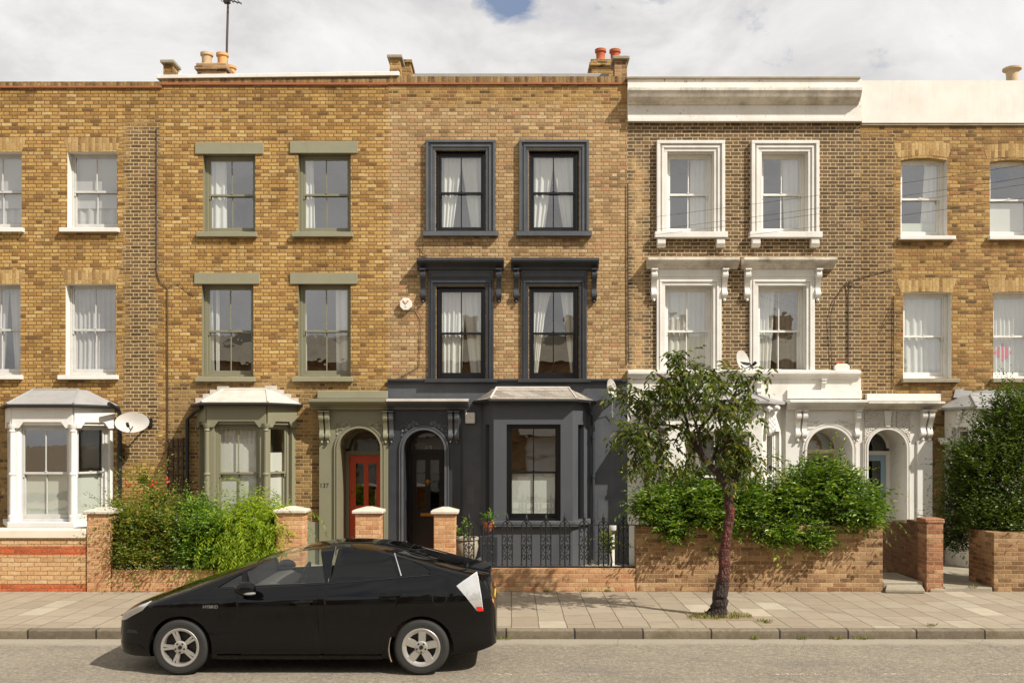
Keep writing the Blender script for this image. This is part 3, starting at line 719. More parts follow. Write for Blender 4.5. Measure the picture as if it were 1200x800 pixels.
for k in (2, 3):
    o = o3[k]; mb = MB(); zr = Z(317)
    architrave(mb, o[0], o[1], zst+.0, o[3], [(.012, .06, .035), (.073, .05, .06), (.124, .045, .045)])
    mb.box(o[0]-.17, o[1]+.17, -.05, .02, o[3]+.171, zr); mb.box(o[0]-.12, o[1]+.12, -.065, .0, o[3]+.2, zr-.05)
    mb.build('window_surround', M['slated'], h3, bevel=.006)
    cornice(h3, I4, X(488.5 if k == 2 else 599,-.2), X(590.5 if k == 2 else 702,-.2), zr, Z(302.5,-.1), .27, M['slated'], 'window_hood')
    for px in ((496, 584.5) if k == 2 else (605, 696)):
        mb = MB(); console(mb, X(px), .1, Z(353), Z(318), 0, .19); mb.build('console_bracket', M['slated'], h3, smooth=True)
    sill(h3, I4, o[0]-.24, o[1]+.24, zst-.04, zst+.045, .17, M['slated'])
    mb = MB(); mb.box(o[0], o[1], .0, .37, zst-.001, o[2]); mb.build('sill_block', M['slated'], h3)
FR3 = [('blind', 'frost', 0.0, .49)]
canted_bay(h3, *bay3, p3, Z(610,-p3), Z(497,-p3), Z(470,-p3), M['bayg'], brick('roof_slates', st((150,144,134),(172,164,152),(132,126,116),(160,150,136)), lin(100,94,86), L=.3, h=.14, joint=.008, flemish=False), M['black'], [[], FR3, []], [(.3, .25), (.26, .24), (.27, .25)], None, Z(454.5), .15, M['slatel'], gutter=M['blackm'], topin=.1)
mb = MB(); xp = X(694.5); mb.tube([(X(690,-.3),-.35,Z(471,-.35)), (X(692,-.15),-.12,Z(482)), (xp,-.11,Z(488)), (xp,-.11,0.1)], .038, 8)
for z in (.9, 1.8, 2.6): mb.lathe([(.05, 0), (.05, .06)], (xp, -.11, z), 10)
mb.build('drainpipe', M['slated'], h3, smooth=True)
mb = MB(); mb.box(X(700), X(731), nb-.004, nb+.01, Z(607), Z(584)); mb.build('render_patch', M['slatel'], h3); mb = MB(); mb.box(X(548), X(556), nb-.004, nb+.01, Z(589), Z(570)); mb.build('render_patch', M['slatel'], h3)
n0 = -.12; zc = Z(480, n0)
mb = MB(); arch_panel(mb, X(455,n0), X(540,n0), 0, zc, cx3, hf3, zs3, .9, n0); mb.build('porch', M['slated'], h3, recalc=False)
mb = MB(); arch_moulding(mb, cx3, hf3, zs3, 0, n0); mb.box(cx3-hf3-.11, cx3-hf3, n0-.06, n0, 0, .2); mb.build('arch_moulding', M['slatel'], h3, smooth=True)
for sd in (-1, 1):
    mb = MB(); spandrel(mb, cx3, hf3, zs3, zc-.02, n0, 8, (sd,)); mb.build('carved_spandrel', M['slatel'], h3, smooth=True)
for px in (459, 528, 535.5):
    mb = MB(); console(mb, X(px, n0), .085, Z(517,n0), Z(483,n0), n0, .17); mb.build('console_bracket', M['slatel'], h3, smooth=True)
cornice(h3, I4, X(455,-.12), X(549,-.4), zc, Z(467.5,n0), .33, M['slatel'], n0=n0, top=True)
zd = Z(531, .75)
leaf, a, b, zb, zt = door_back(h3, I4, cx3, hf3, zs3, zd, .1, .78, M['black'], None, None, 'blk')
hw = b-a
d = leaf([(a+.1, a+hw*.42, zb+.95, zt-.14), (a+hw*.58, b-.1, zb+.95, zt-.14)], M['black'], M['glassd']); d['label'] = 'black front door with brass letter box and knocker'
k = MB(); k.box((a+b)/2-.16, (a+b)/2+.16, .742, .757, zb+.8, zb+.875); k.build('letter_box', M['brass'], d, bevel=.004)
k = MB(); k.lathe([(.045, 0), (.045, .02), (.02, .03)], ((a+b)/2, .73, zb+1.55), 12, 'y'); k.tube([((a+b)/2+.035*math.cos(t), .725, zb+1.52+.045*math.sin(t)) for t in [i*.6 for i in range(11)]], .008, 6); k.build('door_knocker', M['brass'], d, smooth=True)
textobj('69', .16, ((a+b)/2+.02, .74, Z(528,.75)), M['white'], h3, 'house_number')
interior(h3, x0, x1, Z(125)); house_roof(h3, x0, x1, Z(118))
party_pier(h3, 456.5, 468.5, 64.5, 92, M['h3'], M['concrete'], .0, .45)
mb = MB(); mb.prismx([(.47, Z(96)), (.47, Z(75)), (.9, Z(77)), (6, Z(80)), (6, Z(96))], X(458), X(468)); mb.build('party_wall', M['h3'], h3)
mb = MB(); mb.box(X(472,1.2), X(482.5,1.2), 1.0, 1.6, Z(96,1.2), Z(78,1.2)); mb.box(X(471,1.2), X(484,1.2), .95, 1.65, Z(78,1.2)+.001, Z(75,1.2)); mb.build('parapet_pier', M['h3'], h3)
party_pier(h3, 720.5, 735, 66, 92, M['gw4'], M['concrete'], .0, .4)
Yc = 1.9
mb = MB()
chimney(h3, X(709,1.5), Yc, Z(112,Yc), Z(69.5,1.5), .6, .8, M['h3'], [(X(704,1.65), 1.7, .115, .29, M['terra']), (X(721,1.65), 1.7, .115, .28, M['terra'])], None)
# ---------------------------------------------------------------- house 4 (white stucco)
h4 = thing('terraced_house', (X(871), 0, 0), 'dark brown brick terraced house with white stucco ground floor, parapet and window surrounds', 'house', 'terraced houses along the street')
x0, x1 = X(735)+.001, X(1008)
o4 = [opening(781.5, 836, 178.5, 272.5), opening(892, 946, 178.5, 272.5), opening(779, 829, 335, 439), opening(890, 945, 335, 439)]
o4[3] = opening(888, 944, 335, 439); o4[2] = opening(779, 835, 335, 439)
zst = Z(443)
house_wall(h4, x0, x1, zst, Z(144), o4, [M['h4'], OW])
nb = -.05; p4 = .8
bay4 = (X(757), X(781,-p4), X(893,-p4), X(918))
cx4 = (X(945,-.14)+X(998,-.14))/2; hf4 = (X(998,-.14)-X(945,-.14))/2; ztop4 = Z(501,-.14); zs4 = ztop4-hf4
mb = MB(); panel(mb, x0, x1, -.1, zst-.001, [(bay4[0]+.08, bay4[3]-.08, .3, 3.3), (cx4-hf4-.02, cx4+hf4+.02, -.09, ztop4+.02)], .3, nb); mb.build('stucco_ground_floor', M['whitew'], h4)
# parapet
mb = MB(); mb.box(x0, x1+.01, -.09, .26, Z(144)+.001, Z(95)); mb.build('parapet', M['whitew'], h4)
mb = MB(); mb.prismx([(.3, Z(95)+.001), (-.13, Z(95)+.001), (-.13, Z(92.5)), (.3, Z(90.5))], x0-.03, X(1006)); mb.build('parapet_coping', M['concrete'], h4, bevel=.006)
mb = MB(); mb.prismx([(-.08, Z(125)), (-.12, Z(125)), (-.14, Z(123.5)), (-.22, Z(121)), (-.24, Z(119.5)), (-.27, Z(119)), (-.31, Z(114)), (-.33, Z(112.5)), (-.33, Z(109.5)), (-.08, Z(107.5))], x0+.005, X(1010,-.3)); mb.build('parapet_cornice', M['cornice'], h4)
mb = MB(); mb.box(x0+.004, x1+.01, -.115, -.085, Z(144)-.002, Z(140.5)); mb.build('parapet_bead', M['whitem'], h4)
CUR4 = [[('span', 'curtw', .58, .98, .56, .98)], [('span', 'curtw', .55, 1.02, .6, 1.02)], [('full', 'curtw', 8)], [('span', 'curtd', .45, 1.02, .48, 1.02), ('span', 'curtw', 0, .45, 0, .32)]]
for k, o in enumerate(o4):
    sash(h4, I4, *o, .19, OW, cur=CUR4[k], fw=.06, seed=90+k*4, gl=M['glassr'])
for k in (0, 1):
    o = o4[k]; mb = MB()
    architrave(mb, o[0], o[1], o[2], o[3], [(.0, .07, .05), (.071, .05, .075), (.122, .03, .055), (.153, .07, .1)])
    mb.build('window_surround', M['whitem'], h4, bevel=.008)
    sill(h4, I4, o[0]-.27, o[1]+.27, o[2]-.13, o[2]-.001, .16, M['whitem'])
    for c in (o[0]-.13, o[1]+.13):
        mb = MB(); mb.prismx([(.01, o[2]-.32), (-.08, o[2]-.32), (-.13, o[2]-.25), (-.13, o[2]-.135), (.01, o[2]-.135)], c-.085, c+.085); mb.build('sill_bracket', M['whitem'], h4, bevel=.006)
for k in (2, 3):
    o = o4[k]; mb = MB(); zr = Z(316)
    architrave(mb, o[0], o[1], zst+.0, o[3], [(.0, .07, .05), (.071, .05, .075), (.122, .055, .06)])
    mb.box(o[0]-.18, o[1]+.18, -.06, .02, o[3]+.178, zr)
    mb.build('window_surround', M['whitem'], h4, bevel=.008)
    cornice(h4, I4, X(759 if k == 2 else 871,-.2), X(866 if k == 2 else 980,-.2), zr, Z(302,-.1), .28, M['cornice'], 'window_hood')
    for c in (o[0]-.235, o[1]+.235):
        mb = MB(); console(mb, c, .105, Z(351), Z(318), 0, .19); mb.build('console_bracket', M['whitem'], h4, smooth=True)
    mb = MB(); mb.box(o[0], o[1], .0, .37, zst-.001, o[2]); mb.build('sill_block', M['whitem'], h4)
mb = MB(); mb.prismx([(.02, Z(444)), (-.09, Z(444)), (-.11, Z(441)), (-.17, Z(438.5)), (-.17, Z(435)), (.02, Z(433))], x0, X(1006)); mb.build('string_course', M['whitem'], h4, bevel=.004)
for px in (888, 963, 782):
    mb = MB(); console(mb, X(px), .08, Z(462), Z(446), nb, .11); mb.build('small_bracket', M['whitem'], h4, smooth=True)
canted_bay(h4, *bay4, p4, Z(612,-p4), Z(505,-p4), Z(473,-p4), M['whitew'], M['lead'], OW, [[], [('span', 'curtd', .0, .3, .0, .3)], []], [(.2, .2), (.3, .25), (.22, .2)], None, Z(459), .2, M['white'])
for px, e in ((903, 1), (785, -1)):                                  # acanthus capitals at the bay corners
    mb = MB(); cx_ = X(px, -p4+.1)
    for i in range(14):
        f = i/14; mb.ball((cx_+(.05-.02*f)*((i % 3)-1), -p4+.12-.13*(1-f), Z(506,-p4)+f*.48), .055, .05, .06, 7, 5)
    mb.ball((cx_+.1*e, -p4+.0, Z(478,-p4)), .07, .07, .06); mb.ball((cx_-.1*e, -p4-.02, Z(478,-p4)), .07, .07, .06)
    mb.build('acanthus_corbel', M['whitem'], h4, smooth=True)
mb = MB(); xp = X(757.5,-.1); mb.tube([(xp,-.13,Z(480)), (xp,-.13,0)], .05, 8); mb.build('drainpipe', M['blackm'], h4, smooth=True)
n0 = -.14; zc = Z(480, n0)
mb = MB(); arch_panel(mb, X(921,n0), x1-.001, 0, zc, cx4, hf4, zs4, .9, n0); mb.build('porch', M['white'], h4, recalc=False)
mb = MB(); arch_moulding(mb, cx4, hf4, zs4, 0, n0); mb.build('arch_moulding', M['whitem'], h4, smooth=True)
for sd in (-1, 1):
    mb = MB(); spandrel(mb, cx4, hf4, zs4, zc-.02, n0, 5, (sd,)); mb.build('carved_spandrel', M['whitew'], h4, smooth=True)
for px in (934, 941.5, 1003.5):
    mb = MB(); console(mb, X(px, n0), .09, Z(515,n0), Z(482,n0), n0, .17); mb.build('console_bracket', M['whitem'], h4, smooth=True)
cornice(h4, I4, X(921,-.14), x1-.001, zc, Z(468,n0), .3, M['whitem'], n0=n0)
mb = MB(); mb.box(X(921), x1-.004, nb-.06, nb+.01, Z(467), Z(457)); mb.build('porch_blocking', M['whitem'], h4)
zd = Z(531, .75)
leaf, a, b, zb, zt = door_back(h4, I4, cx4, hf4, zs4, zd, .1, .78, M['cream'], None, None, 'w', gfan=M['glass'])
d = leaf([(a+.1, b-.1, zb+.9, zt-.12)], paint('door_olive', (150,150,110), .5, .2), M['glassd']); d['label'] = 'pale olive front door behind the hedge'
interior(h4, x0, x1, Z(150)); house_roof(h4, x0, x1, Z(125))
# ---------------------------------------------------------------- house 5 (right edge)
h5 = thing('terraced_house', (X(1145), 0, 0), 'ochre brick terraced house with plain white parapet and worn white porch with pale blue door', 'house', 'terraced houses along the street')
x0, x1 = X(1008)+.001, X(1285)
o5 = [opening(1055.5, 1110, 185, 276.5), opening(1160, 1215, 187, 276.5), opening(1058.5, 1115, 343, 443), opening(1164, 1220, 343, 443)]
n0 = -.14
cx5 = (X(1017,n0)+X(1062,n0))/2; hf5 = (X(1062,n0)-X(1017,n0))/2; ztop5 = Z(503,n0); zs5 = ztop5-hf5
bay5 = (X(1107), X(1144,-.75), X(1226,-.75), X(1252))
house_wall(h5, x0, x1, -.1, Z(145), o5+[(bay5[0]+.1, bay5[3]-.1, .3, 3.3), (cx5-hf5-.02, cx5+hf5+.02, -.09, ztop5+.02)], [M['h5'], OW])
mb = MB(); mb.box(X(1008)+.02, x1, -.05, .26, Z(145)+.001, Z(95.5)); mb.build('parapet', paint('peeling_render', (222,216,205), .75, .35, (165,152,132), .4, peel=.0, scale=.6), h5)
mb = MB(); mb.box(X(1008)+.02, x1, -.035, .02, Z(147.5), Z(145.2)); mb.build('parapet_course', M['concrete'], h5)
CUR5 = [[('blind', 'frost', 0, .18), ('span', 'curtw', .7, 1.02, .55, 1.02)], [('blind', 'curtw', 0, .47)], [('full', 'curtw', 6)], [('span', 'curtw', 0, 1.02, 0, 1.02)]]
for k, o in enumerate(o5):
    sash(h5, I4, *o, .18, M['whitem'], bars=False, cur=CUR5[k], fw=.07, seed=120+k*4, gl=M['glassr'])
    sill(h5, I4, o[0]-.05, o[1]+.14, o[2]-.09, o[2]-.001, .1, M['whitem'] if k < 2 else M['concrete'])
    brick_arch(h5, o[0]-.06, o[1]+.02, o[3]+.002, o[3]+.3, .05 if k < 2 else .02)
    if k < 2:
        mb = MB(); W = o[1]-o[0]; N = 10                                # brick infill making the head of the opening curved
        top = [(o[0]+W*i/N, o[3]-.05+.05*math.sin(math.pi*i/N)) for i in range(N+1)]
        mb.prism(top+[(o[1], o[3]-.001), (o[0], o[3]-.001)], .0, .18); mb.build('curved_head', M['arch'], h5)
canted_bay(h5, *bay5, .75, Z(615,-.75), Z(500,-.75), Z(479,-.75), M['whitew'], M['lead'], M['whitem'], [[], [('blind', 'frost', 0, .5)], []], [(.2, .2)]*3, None, Z(463), .15, M['white'])
mb = MB()
for i in range(8): mb.ball((bay5[0]+.12+.02*(i % 2), -.3-.02*i, Z(500,-.3)+i*.045), .05, .06, .05, 7, 5)
mb.build('acanthus_corbel', M['whitem'], h5, smooth=True)
mb = MB(); rr = random.Random(6)
for i in range(9):
    xx = X(1118)+i*.17; zz = Z(462)+rr.uniform(-.02,.05); mb.face([(xx-.03,-.03,zz-.1),(xx+.2,-.05,zz-.12),(xx+.19,-.02,zz+.05+rr.uniform(0,.05)),(xx+.02,-.02,zz+.07)])
mb.build('torn_flashing', M['lead'], h5, recalc=False)
zc = Z(480, n0)
mb = MB(); arch_panel(mb, x0, X(1092,n0), 0, zc, cx5, hf5, zs5, .9, n0); mb.build('porch', M['whitew'], h5, recalc=False)
mb = MB(); arch_moulding(mb, cx5, hf5, zs5, 0, n0, .07, .04); mb.build('arch_moulding', M['whitem'], h5, smooth=True)
vt = NT('vermiculated_stucco'); P_ = vt.pos(); vn = vt.n('ShaderNodeTexVoronoi', feature='DISTANCE_TO_EDGE', i_Vector=P_, i_Scale=26.0)
hh = vt.math('MULTIPLY', vn.outputs[0], 3.0, clamp=True)
vt.pbsdf(vt.mix(hh, lin(205,198,184), lin(224,217,205)), .8, hh, .02, 1.0)
mb = MB()
ap = arch_pts(cx5, hf5+.09, zs5, 24)
lo = [p for p in ap if p[1] > zs5+.12]
for i in range(len(lo)-1):
    if abs(i-len(lo)//2) == 2: continue
    (p, zp), (q, zq) = lo[i], lo[i+1]
    mb.prism([(p, zp), (q, zq), (q, zc-.05), (p, zc-.05)], n0-.03, n0+.01)
mb.build('vermiculated_panel', vt.m, h5)
mb = MB(); mb.prism([(cx5-.05, ztop5+.05), (cx5+.05, ztop5+.05), (cx5+.08, zc-.02), (cx5-.08, zc-.02)], n0-.06, n0); mb.build('keystone', M['whitem'], h5, bevel=.008)
for px in (1080, 1088):
    mb = MB(); console(mb, X(px, n0), .1, Z(514,n0), Z(482,n0), n0, .2); mb.build('console_bracket', M['whitem'], h5, smooth=True)
mb = MB(); mb.box(X(1074,n0), X(1092,n0)-.002, n0-.04, n0+.01, 0, Z(516,n0)); mb.build('pilaster', M['white'], h5, bevel=.006)
mb = MB(); mb.box(x0, X(1017,n0)-.1, n0-.04, n0+.01, 0, Z(516,n0)); mb.build('pilaster', M['white'], h5, bevel=.006)
cornice(h5, I4, x0, X(1105,-.35), zc, Z(470,n0), .32, M['cornice'], n0=n0)
mb = MB(); mb.box(x0+.1, X(1100), -.11, .01, Z(470), Z(461.5)); mb.build('porch_blocking', M['whitew'], h5, bevel=.006)
zd = Z(533, .75)
leaf, a, b, zb, zt = door_back(h5, I4, cx5, hf5, zs5, zd, .12, .78, M['white'], None, None, 'b')
d = leaf([(a+.1, b-.1, zb+.3, zt-.12)], M['bluep'], M['glassd']); d['label'] = 'pale blue front door with one tall glass panel'
mb = MB(); Yc = 1.5; 
mb.lathe([(.13, -.3), (.12, .1), (.13, .2), (.2, .24), (.2, .28), (.1, .28)], (X(1186,Yc), Yc, Z(95,Yc)), 14); mb.build('chimney_pot', M['buffpot'], h5, smooth=True)
interior(h5, x0, x1, Z(150)); house_roof(h5, x0, x1, Z(125))
mb = MB()
mb.tube([(X(1001),-.02,Z(334)), (X(994),-.05,Z(330)), (X(993.5),-.02,Z(345)), (X(993.5),-.02,Z(440))], .012, 6)
mb.tube([(X(992),-.03,Z(330)), (X(978),-.05,Z(350)), (X(972),-.04,Z(372)), (X(974),-.02,Z(432))], .008, 6)
mb.tube([(X(993),-.03,Z(330)), (X(1020),-.02,Z(322)), (X(1047),-.02,Z(315))], .008, 6)
mb.tube([(X(1047),-.02,Z(347)), (X(1046),-.02,Z(455))], .009, 6); mb.tube([(X(1047),-.03,Z(352)), (X(1040),-.06,Z(372)), (X(1030),-.03,Z(390))], .006, 5)
mb.build('wall_cable', M['cable'], h4, smooth=True)
mb = MB(); mb.tube([(X(735.5),-.03,Z(215)), (X(735.5),-.03,Z(300)), (X(736),-.03,Z(425))], .012, 6); mb.build('wall_cable', M['blackm'], h3, smooth=True)
mb = MB(); mb.tube([(X(478),-.02,Z(363)), (X(488),-.03,Z(362)), (X(494),-.03,Z(372)), (X(491),-.02,Z(430)), (X(456),-.03,Z(449))], .006, 5); mb.tube([(X(490),-.02,Z(290)), (X(497),-.06,Z(286)), (X(494),-.03,Z(297)), (X(503),-.02,Z(301))], .01, 5); mb.build('wall_cable', M['cable'], h3, smooth=True)
# ================================================================ ground
YW, YK = -3.62, -6.9                      # garden wall line, kerb face
def sheet(name, x0, x1, y0, y1, z, mat, kind='structure', nx=1, ny=1):
    mb = MB()
    for i in range(nx):
        for j in range(ny):
            a, b = x0+(x1-x0)*i/nx, x0+(x1-x0)*(i+1)/nx; c, d = y0+(y1-y0)*j/ny, y0+(y1-y0)*(j+1)/ny
            mb.face([(a,c,z),(b,c,z),(b,d,z),(a,d,z)])
    return tag(mb.build(name, mat, recalc=False), kind=kind)
t = NT('asphalt'); P = t.pos(); x, y, z = t.sep(P)
n1 = t.noise(P, 90, 3, .7); n2 = t.noise(P, 1.1, 5, .6); n3 = t.noise(t.comb(t.math('MULTIPLY', x, .25), y, z), 2.2, 4, .6)
v = t.n('ShaderNodeTexVoronoi', i_Vector=P, i_Scale=70.0)
c = t.mix(t.math('MULTIPLY', t.math('SUBTRACT', n2, .3), 1.8, clamp=True), lin(113,103,90), lin(134,124,106))
c = t.mix(t.math('MULTIPLY', t.math('SUBTRACT', n1, .5), 3.0, clamp=True), c, lin(162,151,129))
c = t.mix(t.math('MULTIPLY', t.math('SUBTRACT', .48, n1), 4.0, clamp=True), c, lin(73,67,58))
n5 = t.noise(P, 22, 4, .7); c = t.mix(t.math('MULTIPLY', t.math('SUBTRACT', n5, .5), 3.0, clamp=True), c, lin(167,156,135)); c = t.mix(t.math('MULTIPLY', t.math('SUBTRACT', .44, n5), 5.0, clamp=True), c, lin(79,74,64))
c = t.mix(t.math('MULTIPLY', t.math('SUBTRACT', n3, .56), 3.0, clamp=True), c, lin(97,92,83))
gut = t.math('MULTIPLY', t.math('ADD', t.math('SUBTRACT', y, YK-.42), t.math('MULTIPLY', t.math('SUBTRACT', t.noise(P, 2.5, 4), .5), .35)), 6.0, clamp=True)
c = t.mix(t.math('MULTIPLY', gut, .85), c, t.mix(n1, lin(133,122,106), lin(160,151,133)))
crk = t.n('ShaderNodeTexVoronoi', feature='DISTANCE_TO_EDGE', i_Scale=.55); t.set(crk.inputs['Vector'], t.mix(.12, P, t.n('ShaderNodeTexNoise', i_Vector=P, i_Scale=3.0).outputs[1]))
c = t.mix(t.math('MULTIPLY', t.math('LESS_THAN', crk.outputs[0], .003), .3), c, lin(61,56,51))
t.pbsdf(c, .9, t.math('ADD', v.outputs[0], n1), .006, .7)
M['asphalt'] = t.m
t = NT('paving_slabs'); P = t.pos(); x, y, z = t.sep(P)
wob = t.math('MULTIPLY', t.math('SUBTRACT', t.noise(P, 2.0, 2), .5), .03)
rnd, r3, mask = bond(t, t.math('ADD', y, 50.0), t.math('ADD', t.math('ADD', x, 50.06), wob), .66, .385, .012, False, .7)
c = t.ramp(t.math('ADD', t.math('MULTIPLY', t.math('MULTIPLY', t.math('LESS_THAN', rnd, .93), .5), rnd), t.math('ADD', t.math('MULTIPLY', t.math('GREATER_THAN', rnd, .93), rnd), t.math('MULTIPLY', t.math('LESS_THAN', rnd, .93), .18))), [(0, lin(132,118,100)), (.3, lin(142,128,108)), (.55, lin(150,137,117)), (.8, lin(139,125,105)), (.93, lin(155,144,124)), (.955, lin(168,156,135)), (.985, lin(168,156,135)), (.99, lin(114,111,104)), (1, lin(114,111,104))])
n1 = t.noise(P, 3.5, 6, .65); n2 = t.noise(P, 70, 3, .6)
c = t.mix(t.math('MULTIPLY', t.math('SUBTRACT', n1, .45), 1.8, clamp=True), c, t.mix(.55, c, lin(101,90,70)))
c = t.mix(t.math('MULTIPLY', t.math('SUBTRACT', n2, .5), 1.6, clamp=True), c, t.mix(.3, c, lin(172,157,133)))
n3 = t.noise(P, 17, 3, .5); c = t.mix(t.math('MULTIPLY', t.math('SUBTRACT', n3, .66), 14, clamp=True), c, t.mix(.35, c, lin(72,65,55)))
c = t.mix(t.math('MULTIPLY', mask, .85), c, t.mix(t.noise(P, 5, 3), lin(63,52,38), lin(94,86,60)))
t.pbsdf(c, .88, t.math('ADD', t.math('MULTIPLY', mask, -1.5), t.math('ADD', t.math('MULTIPLY', n2, .4), t.math('MULTIPLY', r3[1], .4))), .006, .7)
M['slabs'] = t.m
t = NT('kerb_stone'); P = t.pos(); x, y, z = t.sep(P)
rnd, r3, mask = bond(t, t.math('ADD', x, 50.3), t.math('ADD', z, 30.0), .93, 60., .022, False, .5)
n1 = t.noise(P, 5, 6, .7); n2 = t.noise(P, 60, 3)
c = t.mix(rnd, lin(108,98,82), lin(136,124,102)); c = t.mix(t.math('MULTIPLY', t.math('SUBTRACT', n1, .45), 3, clamp=True), c, lin(92,76,52)); c = t.mix(t.math('MULTIPLY', n2, .4), c, lin(80,72,60))
low = t.math('MULTIPLY', t.math('SUBTRACT', -.03, z), 12.0, clamp=True)
c = t.mix(t.math('MULTIPLY', low, .35), c, lin(84,72,52))
n6 = t.noise(P, 16, 5, .75); c = t.mix(t.math('MULTIPLY', t.math('SUBTRACT', n6, .52), 4.0, clamp=True), c, t.mix(.6, c, lin(60,50,36))); c = t.mix(t.math('MULTIPLY', t.math('SUBTRACT', .42, n6), 4.0, clamp=True), c, lin(150,138,116))
c = t.mix(mask, c, lin(40,34,28)); t.pbsdf(c, .85, t.math('ADD', n2, t.math('MULTIPLY', mask, -2.0)), .006, .7); M['kerb'] = t.m
t = NT('garden_soil'); P = t.pos(); n1 = t.noise(P, 3, 6, .7); c = t.mix(n1, lin(96,80,60), lin(160,140,110)); t.pbsdf(c, .95, t.noise(P, 30, 4), .02, .6); M['soil'] = t.m
t = NT('worn_marking'); P = t.pos(); tr = t.n('ShaderNodeBsdfTransparent'); d = t.n('ShaderNodeBsdfDiffuse'); d.inputs[0].default_value = lin(200,190,170)
mx = t.n('ShaderNodeMixShader'); t.set(mx.inputs[0], t.math('MULTIPLY', t.math('SUBTRACT', t.noise(P, 24, 5, .75), .5), 9, clamp=True)); t.t.links.new(tr.outputs[0], mx.inputs[1]); t.t.links.new(d.outputs[0], mx.inputs[2]); t.t.links.new(mx.outputs[0], t.out.inputs[0]); M['mark'] = t.m
sheet('ground', -400, 400, -400, 400, -.16, M['soil'])
sheet('road', -60, 60, -17.2, YK+.02, -.12, M['asphalt'])
mb = MB(); mb.box(-60, 60, YK+.16, YW+.4, -.3, 0); tag(mb.build('pavement', M['slabs']), kind='structure')
mb = MB(); mb.box(-60, 60, YK, YK+.155, -.3, .004); tag(mb.build('kerb', M['kerb'], bevel=.022, seg=3), kind='structure')
sheet('front_garden_ground', -20, 20, YW+.4, .3, -.001, M['concrete'])
mb = MB(); mb.box(-60, 60, -20.6, -17.2, -.3, 0); tag(mb.build('pavement', M['slabs']), kind='structure')
mb = MB(); Ym = -8.85
for p0, p1, in ((905, 962), (1035, 1062), (1152, 1215), (633, 640), (575, 600), (690, 700)): mb.face([(X(p0,Ym),Ym-.035,-.116),(X(p1,Ym),Ym-.035,-.116),(X(p1,Ym),Ym+.035,-.116),(X(p0,Ym),Ym+.035,-.116)])
tag(mb.build('road_marking', M['mark'], recalc=False), kind='structure')
mb = MB(); c_ = (X(153,-5.75), -5.75); mb.lathe([(.13, -.02), (.13, .006), (.115, .007), (.114, .003), (.002, .004)], (c_[0], c_[1], .0), 24)
tag(mb.build('stopcock_cover', simple('rusty_iron_cover', (70,58,46), .7)), 'small round iron cover set in the pavement beyond the car bonnet', 'cover')
# ================================================================ front garden walls, piers, gate, railings
wl = lambda px: X(px, YW)
def gwall(name, boxes, mat, label, cap=None, group='front garden walls'):
    r = thing(name, (boxes[0][0], YW, 0), label, 'garden wall', group)
    mb = MB()
    for (a, b, n0, n1, z0, z1) in boxes: mb.box(a, b, n0, n1, z0, z1)
    mb.build('brickwork', mat, r, bevel=.008)
    if cap:
        c = MB()
        for (a, b, n0, n1, z0, z1) in cap: c.prismx([(n1, z0), (n0, z0), (n0, z1-.02), (n0+.02, z1), (n1, z1)], a, b)
        c.build('coping', M['cream'], r, bevel=.006)
    return r
gwall('garden_wall', [(wl(-110), wl(101.5), YW, YW+.23, -.05, Z(630.5,YW))], M['gw1'], 'pale yellow brick garden wall with orange brick bands under the white bay', [(wl(-110), wl(101.5), YW-.035, YW+.27, Z(630,YW), Z(619.5,YW))])
gwall('garden_wall', [(wl(130), wl(324), YW+.02, YW+.24, -.05, Z(667.5,YW))], M['pier'], 'low pinkish brick garden wall below the flowering shrubs')
gwall('garden_wall', [(wl(534), wl(745), YW+.01, YW+.23, -.05, Z(666,YW))], M['gw'], 'low brick garden wall carrying the black iron railing')
gwall('garden_wall', [(wl(745.5), wl(1034.5), YW, YW+.24, -.05, Z(616,YW))], M['gw4'], 'tall old brick garden wall under the long hedge')
gwall('garden_wall', [(wl(1164.5), wl(1300), YW, YW+.23, -.05, Z(624,YW)), (wl(1164.6), wl(1164.6)+.23, YW+.235, YW+.9, -.05, Z(624,YW))], M['gw4'], 'old brick garden wall at the right under the dark green shrub')
def gpier(p0, p1, yt, mat, label, depth=.36, cap=True, zt=None, red=False):
    a, b = wl(p0), wl(p1); r = thing('gate_pier', ((a+b)/2, YW+.15, 0), label, 'gate pier', 'brick gate piers')
    ztop = Z(yt, YW); mb = MB(); mb.box(a+.02, b-.02, YW-.03, YW-.03+depth, -.05, ztop-.1)
    mb.build('brickwork', mat, r, bevel=.01)
    if cap:
        c = MB(); q = .03
        z1 = ztop-.099; m = (a+b)/2; my = YW-.03+depth/2
        c.loft([[(a-q, YW-.03-q-.01, z1), (b+q, YW-.03-q-.01, z1), (b+q, YW-.03+depth+q, z1), (a-q, YW-.03+depth+q, z1)],
                [(a-q, YW-.03-q-.01, z1+.05), (b+q, YW-.03-q-.01, z1+.05), (b+q, YW-.03+depth+q, z1+.05), (a-q, YW-.03+depth+q, z1+.05)],
                [(m-.05, my-.05, z1+.11), (m+.05, my-.05, z1+.11), (m+.05, my+.05, z1+.11), (m-.05, my+.05, z1+.11)]])
        c.build('pier_cap', M['capst'], r, bevel=.008)
    else:
        c = MB(); c.box(a+.0, b-.0, YW-.04, YW-.02+depth, ztop-.1, ztop-.02); c.build('top_course', mat, r, bevel=.012)
    return r
gpier(101, 131, 595, M['pier'], 'pale brick gate pier beside the orange banded wall', .4)
gpier(322.5, 357, 594, M['pier'], 'white capped brick gate pier right of the bright green fern bush')
gpier(415, 447, 594.5, M['pier'], 'white capped brick gate pier in front of the vermilion door')
gpier(507, 535, 595, M['pier'], 'narrow white capped brick gate pier in front of the black door')
gpier(1083, 1106, 606, M['gwred'], 'worn red brick gate pier without cap at the right entrance', .34, cap=False)
mb = MB(); mb.box(wl(740), wl(747), YW+.02, YW+.2, .3, Z(605,YW)); 
